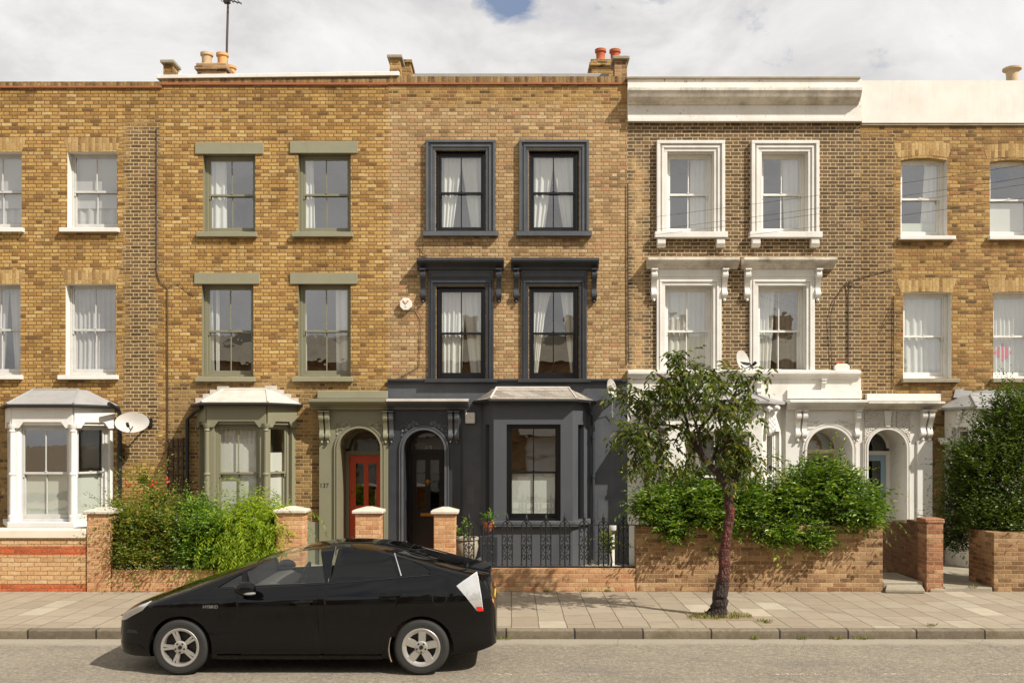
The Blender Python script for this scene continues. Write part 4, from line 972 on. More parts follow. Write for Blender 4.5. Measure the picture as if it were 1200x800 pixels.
a, b = wl(1035)+.01, wl(1084)-.0
gwall('garden_wall', [(7.08, 7.31, YW+.34, -2.75, -.05, 1.16), (7.08, 7.31, -2.749, -2.1, -.05, 1.09), (7.08, 7.31, -2.099, -.9, -.05, 1.01)], M['gwdark'], 'low dark brown brick side wall running back from the red brick pier')
mb = MB(); mb.box(a, b, YW+.05, YW+1.2, -.05, .16); 
tag(mb.build('door_step', M['concrete'], bevel=.015), 'worn stone step in the entrance beside the low brown side wall', 'step')
mb = MB(); mb.loft([[(wl(1033), YW-.16, .004), (wl(1078), YW-.2, .004), (wl(1081), YW+.04, .02), (wl(1040), YW+.04, .03)], [(wl(1033), YW-.16, .065), (wl(1078), YW-.2, .06), (wl(1081), YW+.04, .12), (wl(1040), YW+.04, .12)]])
tag(mb.build('loose_slab', M['concrete'], bevel=.012), 'loose stone slab lying on the pavement at the right entrance', 'slab')
mb = MB(); mb.box(wl(1107), wl(1163), YW+.0, YW+3.4, -.04, .07); mb.box(wl(1088), wl(1107)-.002, YW-.06, YW+.2, -.04, .05)
tag(mb.build('garden_path', M['concrete'], bevel=.012), 'worn concrete garden path between red pier and right wall', 'path')
mb = MB(); mb.box(wl(360), wl(412), YW+.1, .5, -.03, .06); tag(mb.build('garden_path', M['concrete']), 'concrete path leading to the vermilion door', 'path')
t_ = NT('terracotta_tiles'); P_ = t_.pos(); r_, q_, m_ = bond(t_, t_.sep(P_)[0], t_.sep(P_)[1], .15, .15, .01, False); t_.pbsdf(t_.mix(m_, t_.mix(r_, lin(150,84,48), lin(176,104,62)), lin(110,92,74)), .7)
mb = MB(); mb.box(wl(450), wl(506), YW+.1, .5, -.03, .08); tag(mb.build('garden_path', t_.m), 'red tiled path leading to the black door', 'path')
def ironpanel(mb, x, y, z0, z1):
    """cast iron panel: two side bars, scrolls between them, spear finial above"""
    w = .085; r = .013; h = z1-z0
    for s in (-1, 1): mb.tube([(x+s*w, y, z0+.05), (x+s*w, y, z1-.02)], r, 6); mb.ball((x+s*w, y, z0+.04), .018, .018, .03, 6, 4); mb.ball((x+s*w, y, z0+h*.52), .02, .02, .02, 6, 4)
    mb.tube([(x, y, z0), (x, y, z1)], r, 6)
    for (zc_, ra, s2) in ((.2, .055, 1), (.42, .05, -1), (.62, .06, 1), (.84, .055, -1)):
        for s in (-1, 1):
            pts = [(x+s*(.046+ra*.6*(1-i/14)*math.cos(i*.55)*s2), y, z0+h*zc_+ra*1.3*(1-i/14)*math.sin(i*.55)) for i in range(12)]
            mb.tube(pts, .009, 5)
    for s in (-1, 1):
        mb.tube([(x+s*w, y, z1-.03), (x+s*w*.8, y, z1+.02), (x+s*w*.3, y, z1+.05), (x, y, z1+.02)], .009, 5)
        mb.tube([(x, y, z0+h*.3), (x+s*.05, y, z0+h*.36), (x+s*w, y, z0+h*.3)], .008, 5); mb.tube([(x, y, z0+h*.55), (x+s*.06, y, z0+h*.5), (x+s*w, y, z0+h*.55)], .008, 5)
    mb.lathe([(.012, z1), (.032, z1+.03), (.014, z1+.05), (.03, z1+.085), (.02, z1+.12), (.004, z1+.19)], (x, y, 0), 8)
def railing(pxs, pl, pr, z0, z1, y, label):
    r = thing('iron_railing', ((X(pl,y)+X(pr,y))/2, y, z0), label, 'railing')
    mb = MB(); mb.box(X(pl,y), X(pr,y), y-.006, y+.006, z1-.025, z1-.008); mb.box(X(pl,y), X(pr,y), y-.018, y+.018, z0-.0, z0+.02)
    mb.build('rail', M['blackm'], r)
    for px in pxs:
        mb = MB(); ironpanel(mb, X(px,y), y, z0+.021, z1); mb.build('cast_panel', M['blackm'], r, smooth=True, angle=60)
    return r
yr = YW+.12; zr0 = Z(664.5, yr); zr1 = Z(613.5, yr)
railing([549.5, 572, 594.5, 617, 639.7, 662, 684.6, 707.2, 730.4], 536, 745, zr0, zr1, yr, 'black cast iron railing with spear tops before the dark bay')
railing([139+22.6*i for i in range(9)], 131, 323, zr0, zr1, yr, 'black cast iron railing buried in the flowering shrubs')
# ================================================================ foliage
def leaf_mesh(name, items, mat, parent, shape='oval'):
    """items: (base, dir, normal, length, width)"""
    V = []; F = []
    for b, d, nrm, L, Wd in items:
        s = d.cross(nrm); 
        if s.length < 1e-5: continue
        s.normalize(); nn = s.cross(d).normalized()
        i = len(V)
        c = .12*L
        if shape == 'oval':
            V += [b, b+d*L*.38+s*Wd*.5+nn*c, b+d*L*.75+s*Wd*.34+nn*c*.6, b+d*L-nn*c*.6, b+d*L*.75-s*Wd*.34+nn*c*.6, b+d*L*.38-s*Wd*.5+nn*c]
            F += [(i, i+1, i+2, i+3), (i, i+3, i+4, i+5)]
        else:
            V += [b, b+d*L*.5+s*Wd*.5, b+d*L, b+d*L*.5-s*Wd*.5]; F += [(i, i+1, i+2, i+3)]
    me = bpy.data.meshes.new(name); off = rootloc(parent)
    me.from_pydata([tuple(v-off) for v in V], [], F); me.materials.append(mat); me.update()
    o = bpy.data.objects.new(name, me); COL.objects.link(o); o.parent = parent
    return o
def rv(rr): 
    while True:
        v = Vector((rr.uniform(-1,1), rr.uniform(-1,1), rr.uniform(-1,1)))
        if .05 < v.length < 1: return v.normalized()
def sprig(items, rr, p, d, n, L, leaf, asp, droop, spread=.9, stems=None):
    q = Vector(p); dd = d.copy()
    pts = [q.copy()]
    for i in range(n):
        f = i/max(1, n-1)
        dd = (dd+Vector((0,0,-droop*.12))+rv(rr)*.12).normalized(); q = q+dd*(L/n); pts.append(q.copy())
        side = dd.cross(Vector((0,0,1)));
        if side.length < .05: side = rv(rr)
        side.normalize()
        sg = 1 if i % 2 else -1
        ld = (dd*(.5+.4*f)+side*sg*spread+Vector((0,0,.15-droop*.6))+rv(rr)*.35).normalized()
        nr = (Vector((0,0,1))+rv(rr)*.6).normalized()
        l = leaf*rr.uniform(.7,1.25)*(1-.25*f)
        items.append((q.copy(), ld, nr, l, l*asp*rr.uniform(.85,1.15)))
    if stems is not None: stems.append(pts)
def inside(rr, c, r, shell=.55):
    while True:
        v = rv(rr)*(shell+(1-shell)*rr.random()**.7 if rr.random() < .75 else rr.random())
        return Vector((c[0]+v.x*r[0], c[1]+v.y*r[1], c[2]+v.z*r[2])), v
def shrub(name, label, cat, base, clumps, nspr, mat, leaf=.07, asp=.5, n=7, L=.3, droop=.3, up=.5, seed=1, stems=True, group=None, zmin=None, frontbias=0, keep=None, shape='oval', stray=.10):
    rr = random.Random(seed); r = thing(name, base, label, cat, group)
    items = []; tot = sum(c[1][0]*c[1][1]+c[1][0]*c[1][2] for c in clumps)
    st_ = MB(); B = Vector(base)
    for ci, (c, rd) in enumerate(clumps):
        q_ = rr.uniform(.8, 1.12); rd = tuple(x*q_*rr.uniform(.88,1.1) for x in rd)
        k = int(nspr*(rd[0]*rd[1]+rd[0]*rd[2])/tot)
        if stems:
            m = B+Vector((c[0]-B.x, (c[1]-B.y)*.5, 0))*.35
            st_.tube([m, (Vector(m)+Vector(c))/2+rv(rr)*.08, Vector(c)], [.022, .015, .008], 5)
        for _ in range(k):
            p, v = inside(rr, c, rd)
            if zmin is not None and p.z < zmin: continue
            if keep and not keep(p): continue
            d = (v*.8+Vector((0, -frontbias, up))+rv(rr)*.5).normalized()
            if rr.random() < stray:
                d = (v+Vector((0, -frontbias*.6, up*.8))+rv(rr)*.6).normalized(); sprig(items, rr, p-d*L*.1, d, int(n*1.6), L*rr.uniform(1.3,2.1), leaf, asp, droop)
            elif rr.random() < .85: sprig(items, rr, p-d*L*.5, d, n, L*rr.uniform(.7,1.2), leaf*rr.choice((.75,1,1,1.15)), asp, droop)
            if stems and rr.random() < .12: st_.tube([Vector(c)+(p-Vector(c))*.1, p-d*L*.5, p], [.007,.005,.002], 4)
    leaf_mesh('foliage', items, mat, r, shape)
    if stems: st_.build('stem', M['stem'], r, smooth=True)
    return r
M['leaf_hedge'] = leafmat('hedge_leaf', [(0, (54,78,26)), (.35, (84,114,36)), (.7, (116,146,46)), (.93, (144,168,60)), (1, (184,192,92))], .36, .36)
M['leaf_tree'] = leafmat('tree_leaf', [(0, (56,70,26)), (.5, (84,100,38)), (.85, (112,124,50)), (1, (140,128,58))], .38, .42)
M['leaf_dark'] = leafmat('dark_leaf', [(0, (50,68,24)), (.5, (80,102,36)), (1, (116,134,50))], .32, .4)
M['leaf_red'] = leafmat('flowering_leaf', [(0, (78,96,30)), (.5, (116,136,44)), (.85, (156,164,58)), (.96, (168,138,60)), (1, (180,98,52))], .35, .42)
M['leaf_mid'] = leafmat('mid_leaf', [(0, (78,112,36)), (.5, (108,144,46)), (1, (146,174,62))], .35, .42)
M['leaf_fern'] = leafmat('fern_leaf', [(0, (92,124,34)), (.3, (132,160,40)), (.7, (164,184,48)), (1, (200,210,84))], .5, .5, 1.4)
M['leaf_grass'] = leafmat('grass_blade', [(0, (84,100,36)), (.5, (120,128,52)), (1, (170,154,84))], .3, .6)
M['flower'] = simple('red_flower', (190,52,34), .5, var=.25)
def at(px, py, Y): return (X(px, Y), Y, Z(py, Y))
# hedge behind and over the tall wall
cl = []
rr = random.Random(3)
for i in range(15):
    px = 768+i*17.6; top = [578,560,556,566,572,568,566,566,572,560,548,541,543,552,572][i]
    cl.append(((X(px,-3.2), -3.25+rr.uniform(-.12,.25), (Z(top,-3.3)+1.12)/2), (.34, .5, (Z(top,-3.3)-.95)/2)))
for px, py, ra in ((762,592,.3), (790,618,.28), (852,612,.3), (905,622,.33), (925,624,.28), (958,628,.3), (1000,598,.33), (1015,606,.25), (880,600,.3), (826,600,.3)):
    cl.append(((X(px,-3.7), -3.68, Z(py,-3.7)), (ra, .26, ra*.75)))
hedge = shrub('hedge', 'long glossy green hedge spilling over the tall old brick wall', 'hedge', (X(890,-3.2), -3.2, 0), cl, 8600, M['leaf_hedge'], .098, .38, 7, .32, .45, .35, 21, zmin=.78, frontbias=.35, stray=.035)
cl = [((X(px,Y), Y, Z(py,Y)), (ra, ra*.8, ra*1.0)) for px, py, Y, ra in ((1150,555,-2.6,.55), (1185,515,-2.5,.65), (1205,580,-2.8,.6), (1160,610,-2.9,.45), (1190,478,-2.5,.42), (1128,540,-2.5,.36), (1128,590,-2.2,.42), (1122,625,-1.9,.38), (1135,560,-2.0,.4), (1225,500,-2.4,.6), (1140,600,-2.5,.4), (1180,615,-3.1,.35), (1230,600,-2.9,.5))]
shrub('shrub', 'tall dark green shrub hiding the bay at the right edge', 'shrub', (X(1185,-2.5), -2.5, 0), cl, 6800, M['leaf_dark'], .066, .55, 8, .3, .2, .6, 22, zmin=.12)
cl = [((X(px,Y), Y, Z(py,Y)), (ra, ra*.75, ra)) for px, py, Y, ra in ((165,610,-3.10,.42), (180,580,-2.9,.3), (150,640,-3.40,.38), (200,600,-2.8,.38), (140,606,-3.0,.28), (152,648,-3.5,.3), (186,650,-3.5,.3), (168,626,-3.45,.3), (146,610,-3.5,.22), (172,604,-3.5,.22), (198,614,-3.5,.24), (190,640,-3.30,.42), (168,560,-2.8,.18))]
red = shrub('shrub', 'red flowered shrub with reddish leaf tips behind the low wall', 'shrub', (X(170,-2.9), -2.9, 0), cl, 3000, M['leaf_red'], .066, .38, 7, .36, .3, .7, 23, zmin=.38, frontbias=.4)
fm = MB(); rr = random.Random(8)
for px, py in ((152,568), (178,566), (196,562), (191,626), (205,637)):
    c = at(px+rr.uniform(-3,3), py, -3.3)
    for k in range(4): fm.ball((c[0]+rr.uniform(-.05,.05), c[1]+rr.uniform(-.04,.04), c[2]+rr.uniform(-.05,.05)), .018, .016, .02, 6, 4)
fm.build('flower', M['flower'], red, smooth=True)
cl = [((X(px,Y), Y, Z(py,Y)), (ra, ra*.75, ra)) for px, py, Y, ra in ((225,612,-2.9,.36), (245,628,-3.20,.42), (222,642,-3.30,.36), (262,645,-3.30,.36), (240,600,-2.8,.26), (218,650,-3.5,.28), (248,652,-3.5,.3), (224,620,-3.5,.24), (250,616,-3.5,.22))]
shrub('shrub', 'mid green rounded shrub between red flowered shrub and fern bush', 'shrub', (X(240,-2.9), -2.9, 0), cl, 2400, M['leaf_mid'], .06, .55, 8, .28, .25, .6, 24, zmin=.38, frontbias=.4)
cl = [((X(px,Y), Y, Z(py,Y)), (ra, ra*.7, ra*.8)) for px, py, Y, ra in ((290,602,-3.05,.46), (315,608,-3.1,.4), (266,620,-3.2,.36), (300,636,-3.30,.42), (332,604,-3.0,.26), (285,645,-3.5,.3), (312,640,-3.5,.26), (262,632,-3.45,.26), (282,608,-3.55,.24), (308,610,-3.55,.24), (330,616,-3.5,.2), (280,648,-3.40,.3))]
shrub('shrub', 'bright yellow green feathery bush beside the second gate pier', 'shrub', (X(300,-2.9), -2.9, 0), cl, 1900, M['leaf_fern'], 0.085, .22, 15, .5, 1.1, .85, 25, zmin=.36, frontbias=.35)
# street tree
YT = -5.9
tb = at(840, 721, YT)
tree = thing('street_tree', (tb[0], tb[1], 0), 'small leaning cherry tree with dark peeling red trunk on the pavement', 'tree')
mt = NT('cherry_bark'); P_ = mt.pos(); x_, y_, z_ = mt.sep(P_)
bn = mt.noise(mt.comb(mt.math('MULTIPLY', x_, 1.0), y_, mt.math('MULTIPLY', z_, 3.5)), 9, 5, .7)
bc = mt.ramp(bn, [(.3, lin(46,28,22)), (.5, lin(86,44,32)), (.62, lin(146,58,42)), (.75, lin(120,66,50))])
bc = mt.mix(mt.math('MULTIPLY', mt.math('SUBTRACT', .75, z_), 3.0, clamp=True), bc, mt.mix(bn, lin(30,22,18), lin(72,54,42)))
bc = mt.mix(mt.math('MULTIPLY', mt.math('SUBTRACT', z_, 1.55), 2.0, clamp=True), bc, mt.mix(bn, lin(44,34,28), lin(92,72,56)))
bv = mt.n('ShaderNodeTexVoronoi', feature='DISTANCE_TO_EDGE', i_Scale=22.0); mt.set(bv.inputs['Vector'], mt.comb(x_, y_, mt.math('MULTIPLY', z_, .45)))
bc = mt.mix(mt.math('MULTIPLY', mt.math('SUBTRACT', .12, bv.outputs[0]), 6.0, clamp=True), bc, lin(34,22,18))
mt.pbsdf(bc, .75, mt.math('ADD', bn, mt.math('MULTIPLY', bv.outputs[0], 1.5)), .04, 1.0); M['bark'] = mt.m
mb = MB()
rr = random.Random(5)
def limb(mb, pts, rs, n=9, sub=5, jit=.015):
    P = [Vector(p) for p in pts]; out = []; ro = []
    for i in range(len(P)-1):
        a = P[max(i-1,0)]; b = P[i]; c = P[i+1]; d = P[min(i+2,len(P)-1)]
        for k in range(sub):
            t = k/sub
            out.append(.5*((2*b)+(-a+c)*t+(2*a-5*b+4*c-d)*t*t+(-a+3*b-3*c+d)*t**3)+rv(rr)*jit*rs[i]*8); ro.append((rs[i]+(rs[i+1]-rs[i])*t)*rr.uniform(.92,1.1))
    out.append(P[-1]); ro.append(rs[-1]); mb.tube(out, ro, n); return out
tp = lambda px, py, dy=0: at(px, py, YT+dy)
limb(mb, [tp(839,728), tp(840,722), tp(843,700), tp(848,670), tp(850,637), tp(855,605), tp(854,580), tp(853,566)], [.18,.14,.105,.082,.073,.066,.066,.09], 14, 7, .022)
limb(mb, [tp(853,572), tp(843,556), tp(832,545), tp(822,532), tp(808,512), tp(792,500), tp(772,497)], [.075,.06,.05,.042,.03,.02,.01])
limb(mb, [tp(853,572), tp(858,563), tp(866,554)], [.07,.06,.045])
trunk = None
LB = [[tp(822,532), tp(818,505,-.2), tp(806,470,-.3), tp(797,430,-.2), tp(793,412,-.2)], [tp(808,512), tp(800,480,.2), tp(780,462,.3), tp(755,458,.2), tp(735,462,.1)],
      [tp(832,545), tp(842,520,.2), tp(852,490,.4), tp(862,460,.3), tp(868,442,.2)], [tp(792,500), tp(770,505,-.3), tp(755,500,-.4), tp(742,505,-.4)],
      [tp(818,505), tp(835,485,-.3), tp(850,470,-.4), tp(872,478,-.3)], [tp(842,530), tp(858,515,-.1), tp(868,522,-.1)], [tp(800,480), tp(818,455,.1), tp(830,440,.2), tp(838,432,.2)],
      [tp(806,470), tp(786,450,-.4), tp(770,438,-.3)], [tp(772,497), tp(752,520,-.2), tp(743,535,-.2)], [tp(855,570), tp(866,548,.1), tp(870,540)]]
tw = []
for l in LB:
    o_ = limb(mb, l, [.03,.022,.016,.01,.006][:len(l)], 6, 5, .02); tw += o_[4:]
    for k in range(3):
        s0 = o_[rr.randrange(len(o_)//2, len(o_))]; e = s0+Vector((rr.uniform(-.4,.4), rr.uniform(-.5,.5), rr.uniform(-.35,.2)))
        tw += limb(mb, [s0, (s0+e)/2+rv(rr)*.06, e], [.009,.006,.003], 5, 4, .02)
mb.build('trunk', M['bark'], tree, smooth=True, angle=80)
items = []; 
def cluster(p, k, sp):
    for _ in range(k):
        q = Vector(p)+Vector((rr.gauss(0,sp), rr.gauss(0,sp), rr.gauss(0,sp*.8)))
        d = (rv(rr)+Vector((0,0,-.35))).normalized(); sprig(items, rr, q, d, 6, .26, .118, .42, 1.0)
for p in tw: cluster(p, 1 if rr.random() < .8 else 2, .07)
for px, py, ra, k in ((800,445,.12,10), (790,470,.14,12), (760,475,.14,12), (748,490,.12,10), (770,515,.14,12), (745,515,.1,8), (788,535,.16,14), (830,470,.16,14), (856,478,.15,14), (858,500,.12,8), (862,530,.12,9), (862,556,.08,4), (836,500,.14,10), (848,455,.1,8), (772,540,.14,12), (757,538,.1,8), (742,470,.08,5), (806,420,.07,5), (806,548,.1,6), (795,500,.12,8), (810,520,.1,6)):
    cluster(tp(804+(px-804)*.9,py,rr.uniform(-.35,.35)), int(k*1.0), ra*.9)
leaf_mesh('crown', items, M['leaf_tree'], tree)
# small plants
shrub('garden_plant', 'small bright green plant beside the drain of the dark house', 'plant', (X(714,-2.6), -2.6, 0), [((X(714,-2.6), -2.6, Z(636,-2.6)), (.17,.14,.3))], 60, M['leaf_fern'], .09, .5, 6, .22, .5, .7, 31)
shrub('garden_plant', 'low dark green plant by the corner of the black railing', 'plant', (X(702,-2.9), -2.9, 0), [((X(700,-2.9), -2.9, .22), (.25,.16,.2))], 60, M['leaf_mid'], .06, .45, 6, .2, .4, .7, 32)
shrub('garden_plant', 'low leafy plant in the strip below the dark bay sill', 'plant', (X(640,-2.4), -2.4, 0), [((X(655,-2.4), -2.4, .14), (.5,.12,.12))], 50, M['leaf_hedge'], .06, .4, 5, .16, .4, .8, 33)
def pot(px, py, Y, r, h, mat, label, plant, pl_label, seed, leafm):
    c = (X(px,Y), Y, .0); zt = Z(py,Y)
    o = MB(); o.lathe([(r*.6, zt-h), (r*.85, zt-h*.7), (r, zt-h*.35), (r*.92, zt-.05), (r*1.02, zt-.04), (r*1.02, zt), (r*.85, zt), (r*.8, zt-.08)], c, 18)
    tag(o.build('plant_pot', mat, smooth=True), label, 'plant pot')
    shrub('potted_plant', pl_label, 'plant', (c[0], c[1], zt-.08), [((c[0], c[1], zt+plant), (r*.8, r*.8, plant))], 26, leafm, .08, .5, 6, .2, .3, .9, seed)
pot(545.5, 629, -2.9, .23, .46, paint('aged_cream_clay', (160,150,130), .85, .6, (110,98,78)), 'round cream planter behind the railing near the black door', .18, 'sparse plant growing in the round cream planter', 41, M['leaf_mid'])
pot(572.5, 611, -2.6, .10, .17, M['terra'], 'small terracotta pot left of the dark bay', .06, 'tiny plant in the small terracotta pot', 42, M['leaf_mid'])
mb = MB(); Y_ = -2.6; mb.box(X(562,Y_), X(583,Y_), Y_-.15, Y_+.15, .0, Z(627,Y_)); tag(mb.build('plinth_block', M['slated'], bevel=.01), 'dark block carrying the small terracotta pot', 'block')
mb = MB(); Y_ = -1.6; c = at(717, 618, Y_); mb.tube([(c[0], c[1], c[2]), (c[0]+.005, c[1], .05)], .05, 10); mb.lathe([(.075, 0), (.085, .02), (.085, .1), (.05, .1), (.05, .0)], (c[0], c[1]-.02, c[2]-.05), 14)
tag(mb.build('waste_pipe', M['plastic'], smooth=True), 'white plastic pipe stub standing near the dark house corner', 'pipe')
# grass patch round the tree, weeds
rr = random.Random(17)
def tufts(name, spots, n, h, label=None):
    r = []
    for (x, y, z, rx, ry) in spots:
        for _ in range(n):
            a = rr.uniform(0, 6.28); k = rr.random()**.5
            p = Vector((x+rx*k*math.cos(a), y+ry*k*math.sin(a), z))
            d = (Vector((rr.uniform(-.7,.7), rr.uniform(-.7,.7), 1))).normalized(); r.append((p, d, rv(rr), h*rr.uniform(.4,1.2), .012))
    mt_ = bpy.data.objects.new('x', None)
    V = []
    o = leaf_mesh(name, r, M['leaf_grass'], None, 'dia'); return tag(o, kind='stuff')
def rootnone(): pass
sx, sy = tb[0], tb[1]
mb = MB(); mb.box(sx-.42, sx+.52, sy-.3, sy+.28, -.05, .008); tag(mb.build('tree_pit', M['soil'], bevel=.004), kind='structure')
o = tufts('grass_patch', [(sx-.3,sy-.1,.0,.15,.12), (sx+.3,sy-.08,.0,.2,.13), (sx+.1,sy+.15,0,.35,.1), (sx,sy-.2,0,.3,.08)], 90, .075); tag(o, 'scrubby grass round the foot of the street tree', 'grass')
sp = [(X(px,Y), Y, z, a, .03) for px, Y, z, a in ((588,YK-.05,-.12,.12), (884,YK-.04,-.12,.06), (940,YK-.03,-.12,.07), (1013,YK-.03,-.12,.15), (980,YK-.03,-.12,.1), (687,YW-.03,0,.1), (712,YW-.03,0,.06), (1123,YW+.05,.0,.12), (1140,YW,.07,.1), (1092,YK+.3,0,.06), (892,YK+.6,0,.08), (900,YK+.5,0,.06), (640,YW-.04,0,.04), (150,YK-.03,-.12,.05))]
o = tufts('kerb_weeds', sp, 34, .06); tag(o, 'small weeds growing along the kerb and wall foot', 'weeds')
# ================================================================ things on the facades and roofs
def dish(px, py, Y, w, h, yaw, pitch, roll, label, mount):
    c = Vector(at(px, py, Y)); r = thing('satellite_dish', c, label, 'satellite dish', 'satellite dishes on the fronts')
    Mx = Matrix.Translation(c) @ Matrix.Rotation(rad(yaw), 4, 'Z') @ Matrix.Rotation(rad(pitch), 4, 'X') @ Matrix.Rotation(rad(roll), 4, 'Y')
    mb = MB(Mx); rings = []
    for f, dpt in ((.02, 0), (.4, .012), (.75, .04), (1, .075), (1.03, .078), (1.03, .09), (.98, .085), (.4, .025), (.02, .012)):
        rings.append([(w/2*f*math.cos(2*math.pi*k/28), .07-dpt, h/2*f*math.sin(2*math.pi*k/28)) for k in range(28)])
    mb.loft(rings); mb.build('reflector', M['dish'], r, smooth=True)
    mb = MB(Mx); mb.tube([(0,.07,-.05), (0,-.05,-h*.42), (0,-.3,-h*.35)], .012, 6); mb.tube([(0,-.33,-h*.3), (0,-.25,-h*.38)], .032, 8); mb.build('feed_arm', M['blackm'], r, smooth=True)
    mb = MB(); b = Mx @ Vector((0,.08,0)); m = Vector(mount); mb.tube([b, (b.x*.4+m.x*.6, b.y, b.z-.02), m], .02, 7); mb.box(m.x-.05, m.x+.05, m.y-.01, m.y+.03, m.z-.09, m.z+.09); mb.build('wall_bracket', M['blackm'], r, smooth=True)
    return r
dish(155, 495, -.42, .66, .43, 6, -18, 0, 'wide oval satellite dish beside the white bay', (X(176), -.03, Z(495)))
dish(716.5, 456, -.4, .46, .42, 62, -8, 0, 'narrow side-on satellite dish on the dark slate house', (X(728), -.07, Z(461)))
mb = MB(); mb.tube([at(718,466,-.3), at(717,480,-.12), at(718,490,-.08)], .008, 5); tag(mb.build('hanging_cable', M['dish'], smooth=True), 'white cable end dangling below the side-on dish', 'cable')
dish(870, 423, -.4, .40, .44, 40, -14, 12, 'tilted satellite dish between the white first floor windows', (X(881), -.03, Z(430)))
b = thing('alarm_box', at(476, 357, -.04), 'hexagonal cream alarm box with orange V on pinkish brick', 'alarm box')
mb = MB(); c = at(476,357,0); pts = [(c[0]+.135*math.cos(a), c[2]+.135*math.sin(a)) for a in [rad(22.5+45*k) for k in range(8)]]
mb.prism(pts, -.1, -.001); mb.build('casing', M['plastic'], b, bevel=.012)
vm = MB(); 
for s in (-1, 1): vm.tube([(c[0]+s*.055, -.102, c[2]+.075), (c[0], -.103, c[2]+.01)], .014, 6)
vm.build('emblem', simple('orange_print', (196,120,56), .5), b)
vm = MB(); vm.tube([(c[0], -.1, c[2]-.05), (c[0], -.106, c[2]-.05)], .022, 10); vm.build('strobe_lens', M['dish'], b)
b = thing('alarm_box', at(985, 430, -.04), 'rounded cream alarm box with red top beside the white window', 'alarm box')
mb = MB(); c = at(985,431,0); mb.prism([(c[0]-.16,c[2]-.02),(c[0]-.12,c[2]-.085),(c[0]+.12,c[2]-.085),(c[0]+.16,c[2]-.02),(c[0]+.16,c[2]+.03),(c[0]+.1,c[2]+.08),(c[0]-.1,c[2]+.08),(c[0]-.16,c[2]+.03)], -.1, -.001); mb.build('casing', M['plastic'], b, bevel=.015, seg=2)
mb = MB(); mb.box(c[0]-.1, c[0]+.02, -.085, -.005, c[2]+.081, c[2]+.1); mb.build('red_top', M['red'], b)
mb = MB(); c = at(551, 489.5, -.1); mb.box(c[0]-.105, c[0]+.105, -.13, -.042, c[2]-.115, c[2]+.115); b = tag(mb.build('wall_box', M['plastic'], bevel=.025, seg=2), 'square white box on the slate wall beside the black door', 'wall box')
mb = MB(); mb.box(c[0]-.008, c[0]+.008, -.133, -.129, c[2]-.02, c[2]+.03); mb.build('mark', M['dish'], b)
b = thing('security_light', at(1104, 516, -.1), 'small white security light on dark brick beside the worn porch', 'lamp')
c = at(1104, 516, -.05); mb = MB(); mb.box(c[0]-.04, c[0]+.04, -.06, -.0, c[2]-.03, c[2]+.05); mb.build('base', M['plastic'], b)
mb = MB(); mb.prismx([(-.06, c[2]+.0), (-.2, c[2]-.08), (-.22, c[2]-.02), (-.08, c[2]+.06)], c[0]-.1, c[0]+.09); mb.build('lamp_head', M['plastic'], b, bevel=.01)
r = thing('trellis', at(206, 545, -.06), 'dark brown wooden trellis panel fixed to the brick wall behind the shrubs', 'trellis')
mb = MB(); 
for px in (197.5, 203, 209, 214.5): mb.box(X(px)-.016, X(px)+.016, -.05, -.02, Z(580), Z(513))
for py in (515, 525, 535, 545, 555, 565, 575): mb.box(X(196), X(216), -.07, -.051, Z(py)-.016, Z(py)+.016)
mb.build('slats', M['cable'], r)
r = thing('television_aerial', (X(266.5,2.8), 2.8, Z(78,2.8)), 'tall thin television aerial mast on the chimney stack', 'aerial')
mb = MB(); mb.tube([(X(265,2.8), 2.8, Z(100,2.8)), (X(266,2.8), 2.8, Z(50,2.8)), (X(267.5,2.8), 2.8, Z(-6,2.8))], .028, 8); mb.build('mast', M['cable'], r, smooth=True)
mb = MB(); z = Z(1,2.8); xx = X(267,2.8)
mb.tube([(xx-.25, 2.7, z+.05), (xx+.3, 2.9, z-.02)], .015, 6)
for i in range(6): mb.tube([(xx-.2+.09*i-.03, 2.5, z+.04-.012*i), (xx-.2+.09*i+.03, 2.95, z+.04-.012*i)], .008, 5)
mb.box(xx-.09, xx+.05, 2.72, 2.86, z-.06, z+.0); mb.build('aerial_head', M['wire'], r)
for k, (pa, ya, yb, lab) in enumerate(((745,257,183,'topmost of the thin overhead wires crossing the white windows'), (745,272,198,'second of the thin overhead wires crossing the white windows'), (745,278,206,'third of the thin overhead wires crossing the white windows'), (745,291,222,'lowest of the thin overhead wires crossing the white windows'))):
    A = Vector(at(pa, ya, -.03)); B = Vector(at(1204, yb, -6)); Cc = A+(B-A)*1.9; mb = MB()
    mb.tube([A+(Cc-A)*f-Vector((0,0,.12*math.sin(math.pi*f))) for f in [i/16 for i in range(17)]], 0.003, 5); tag(mb.build('overhead_wire', M['wire'], smooth=True), lab, 'wire', 'overhead wires')
mb = MB(); Y_ = .315; c = at(1175, 413, Y_); s = .2; mb.prism([(c[0]-s,c[2]),(c[0],c[2]-s),(c[0]+s*.9,c[2]),(c[0],c[2]+s)], Y_-.01, Y_)
tag(mb.build('paper_diamond', simple('pink_paper', (214,70,92), .6)), 'pink paper diamond inside the right edge window', 'decoration')
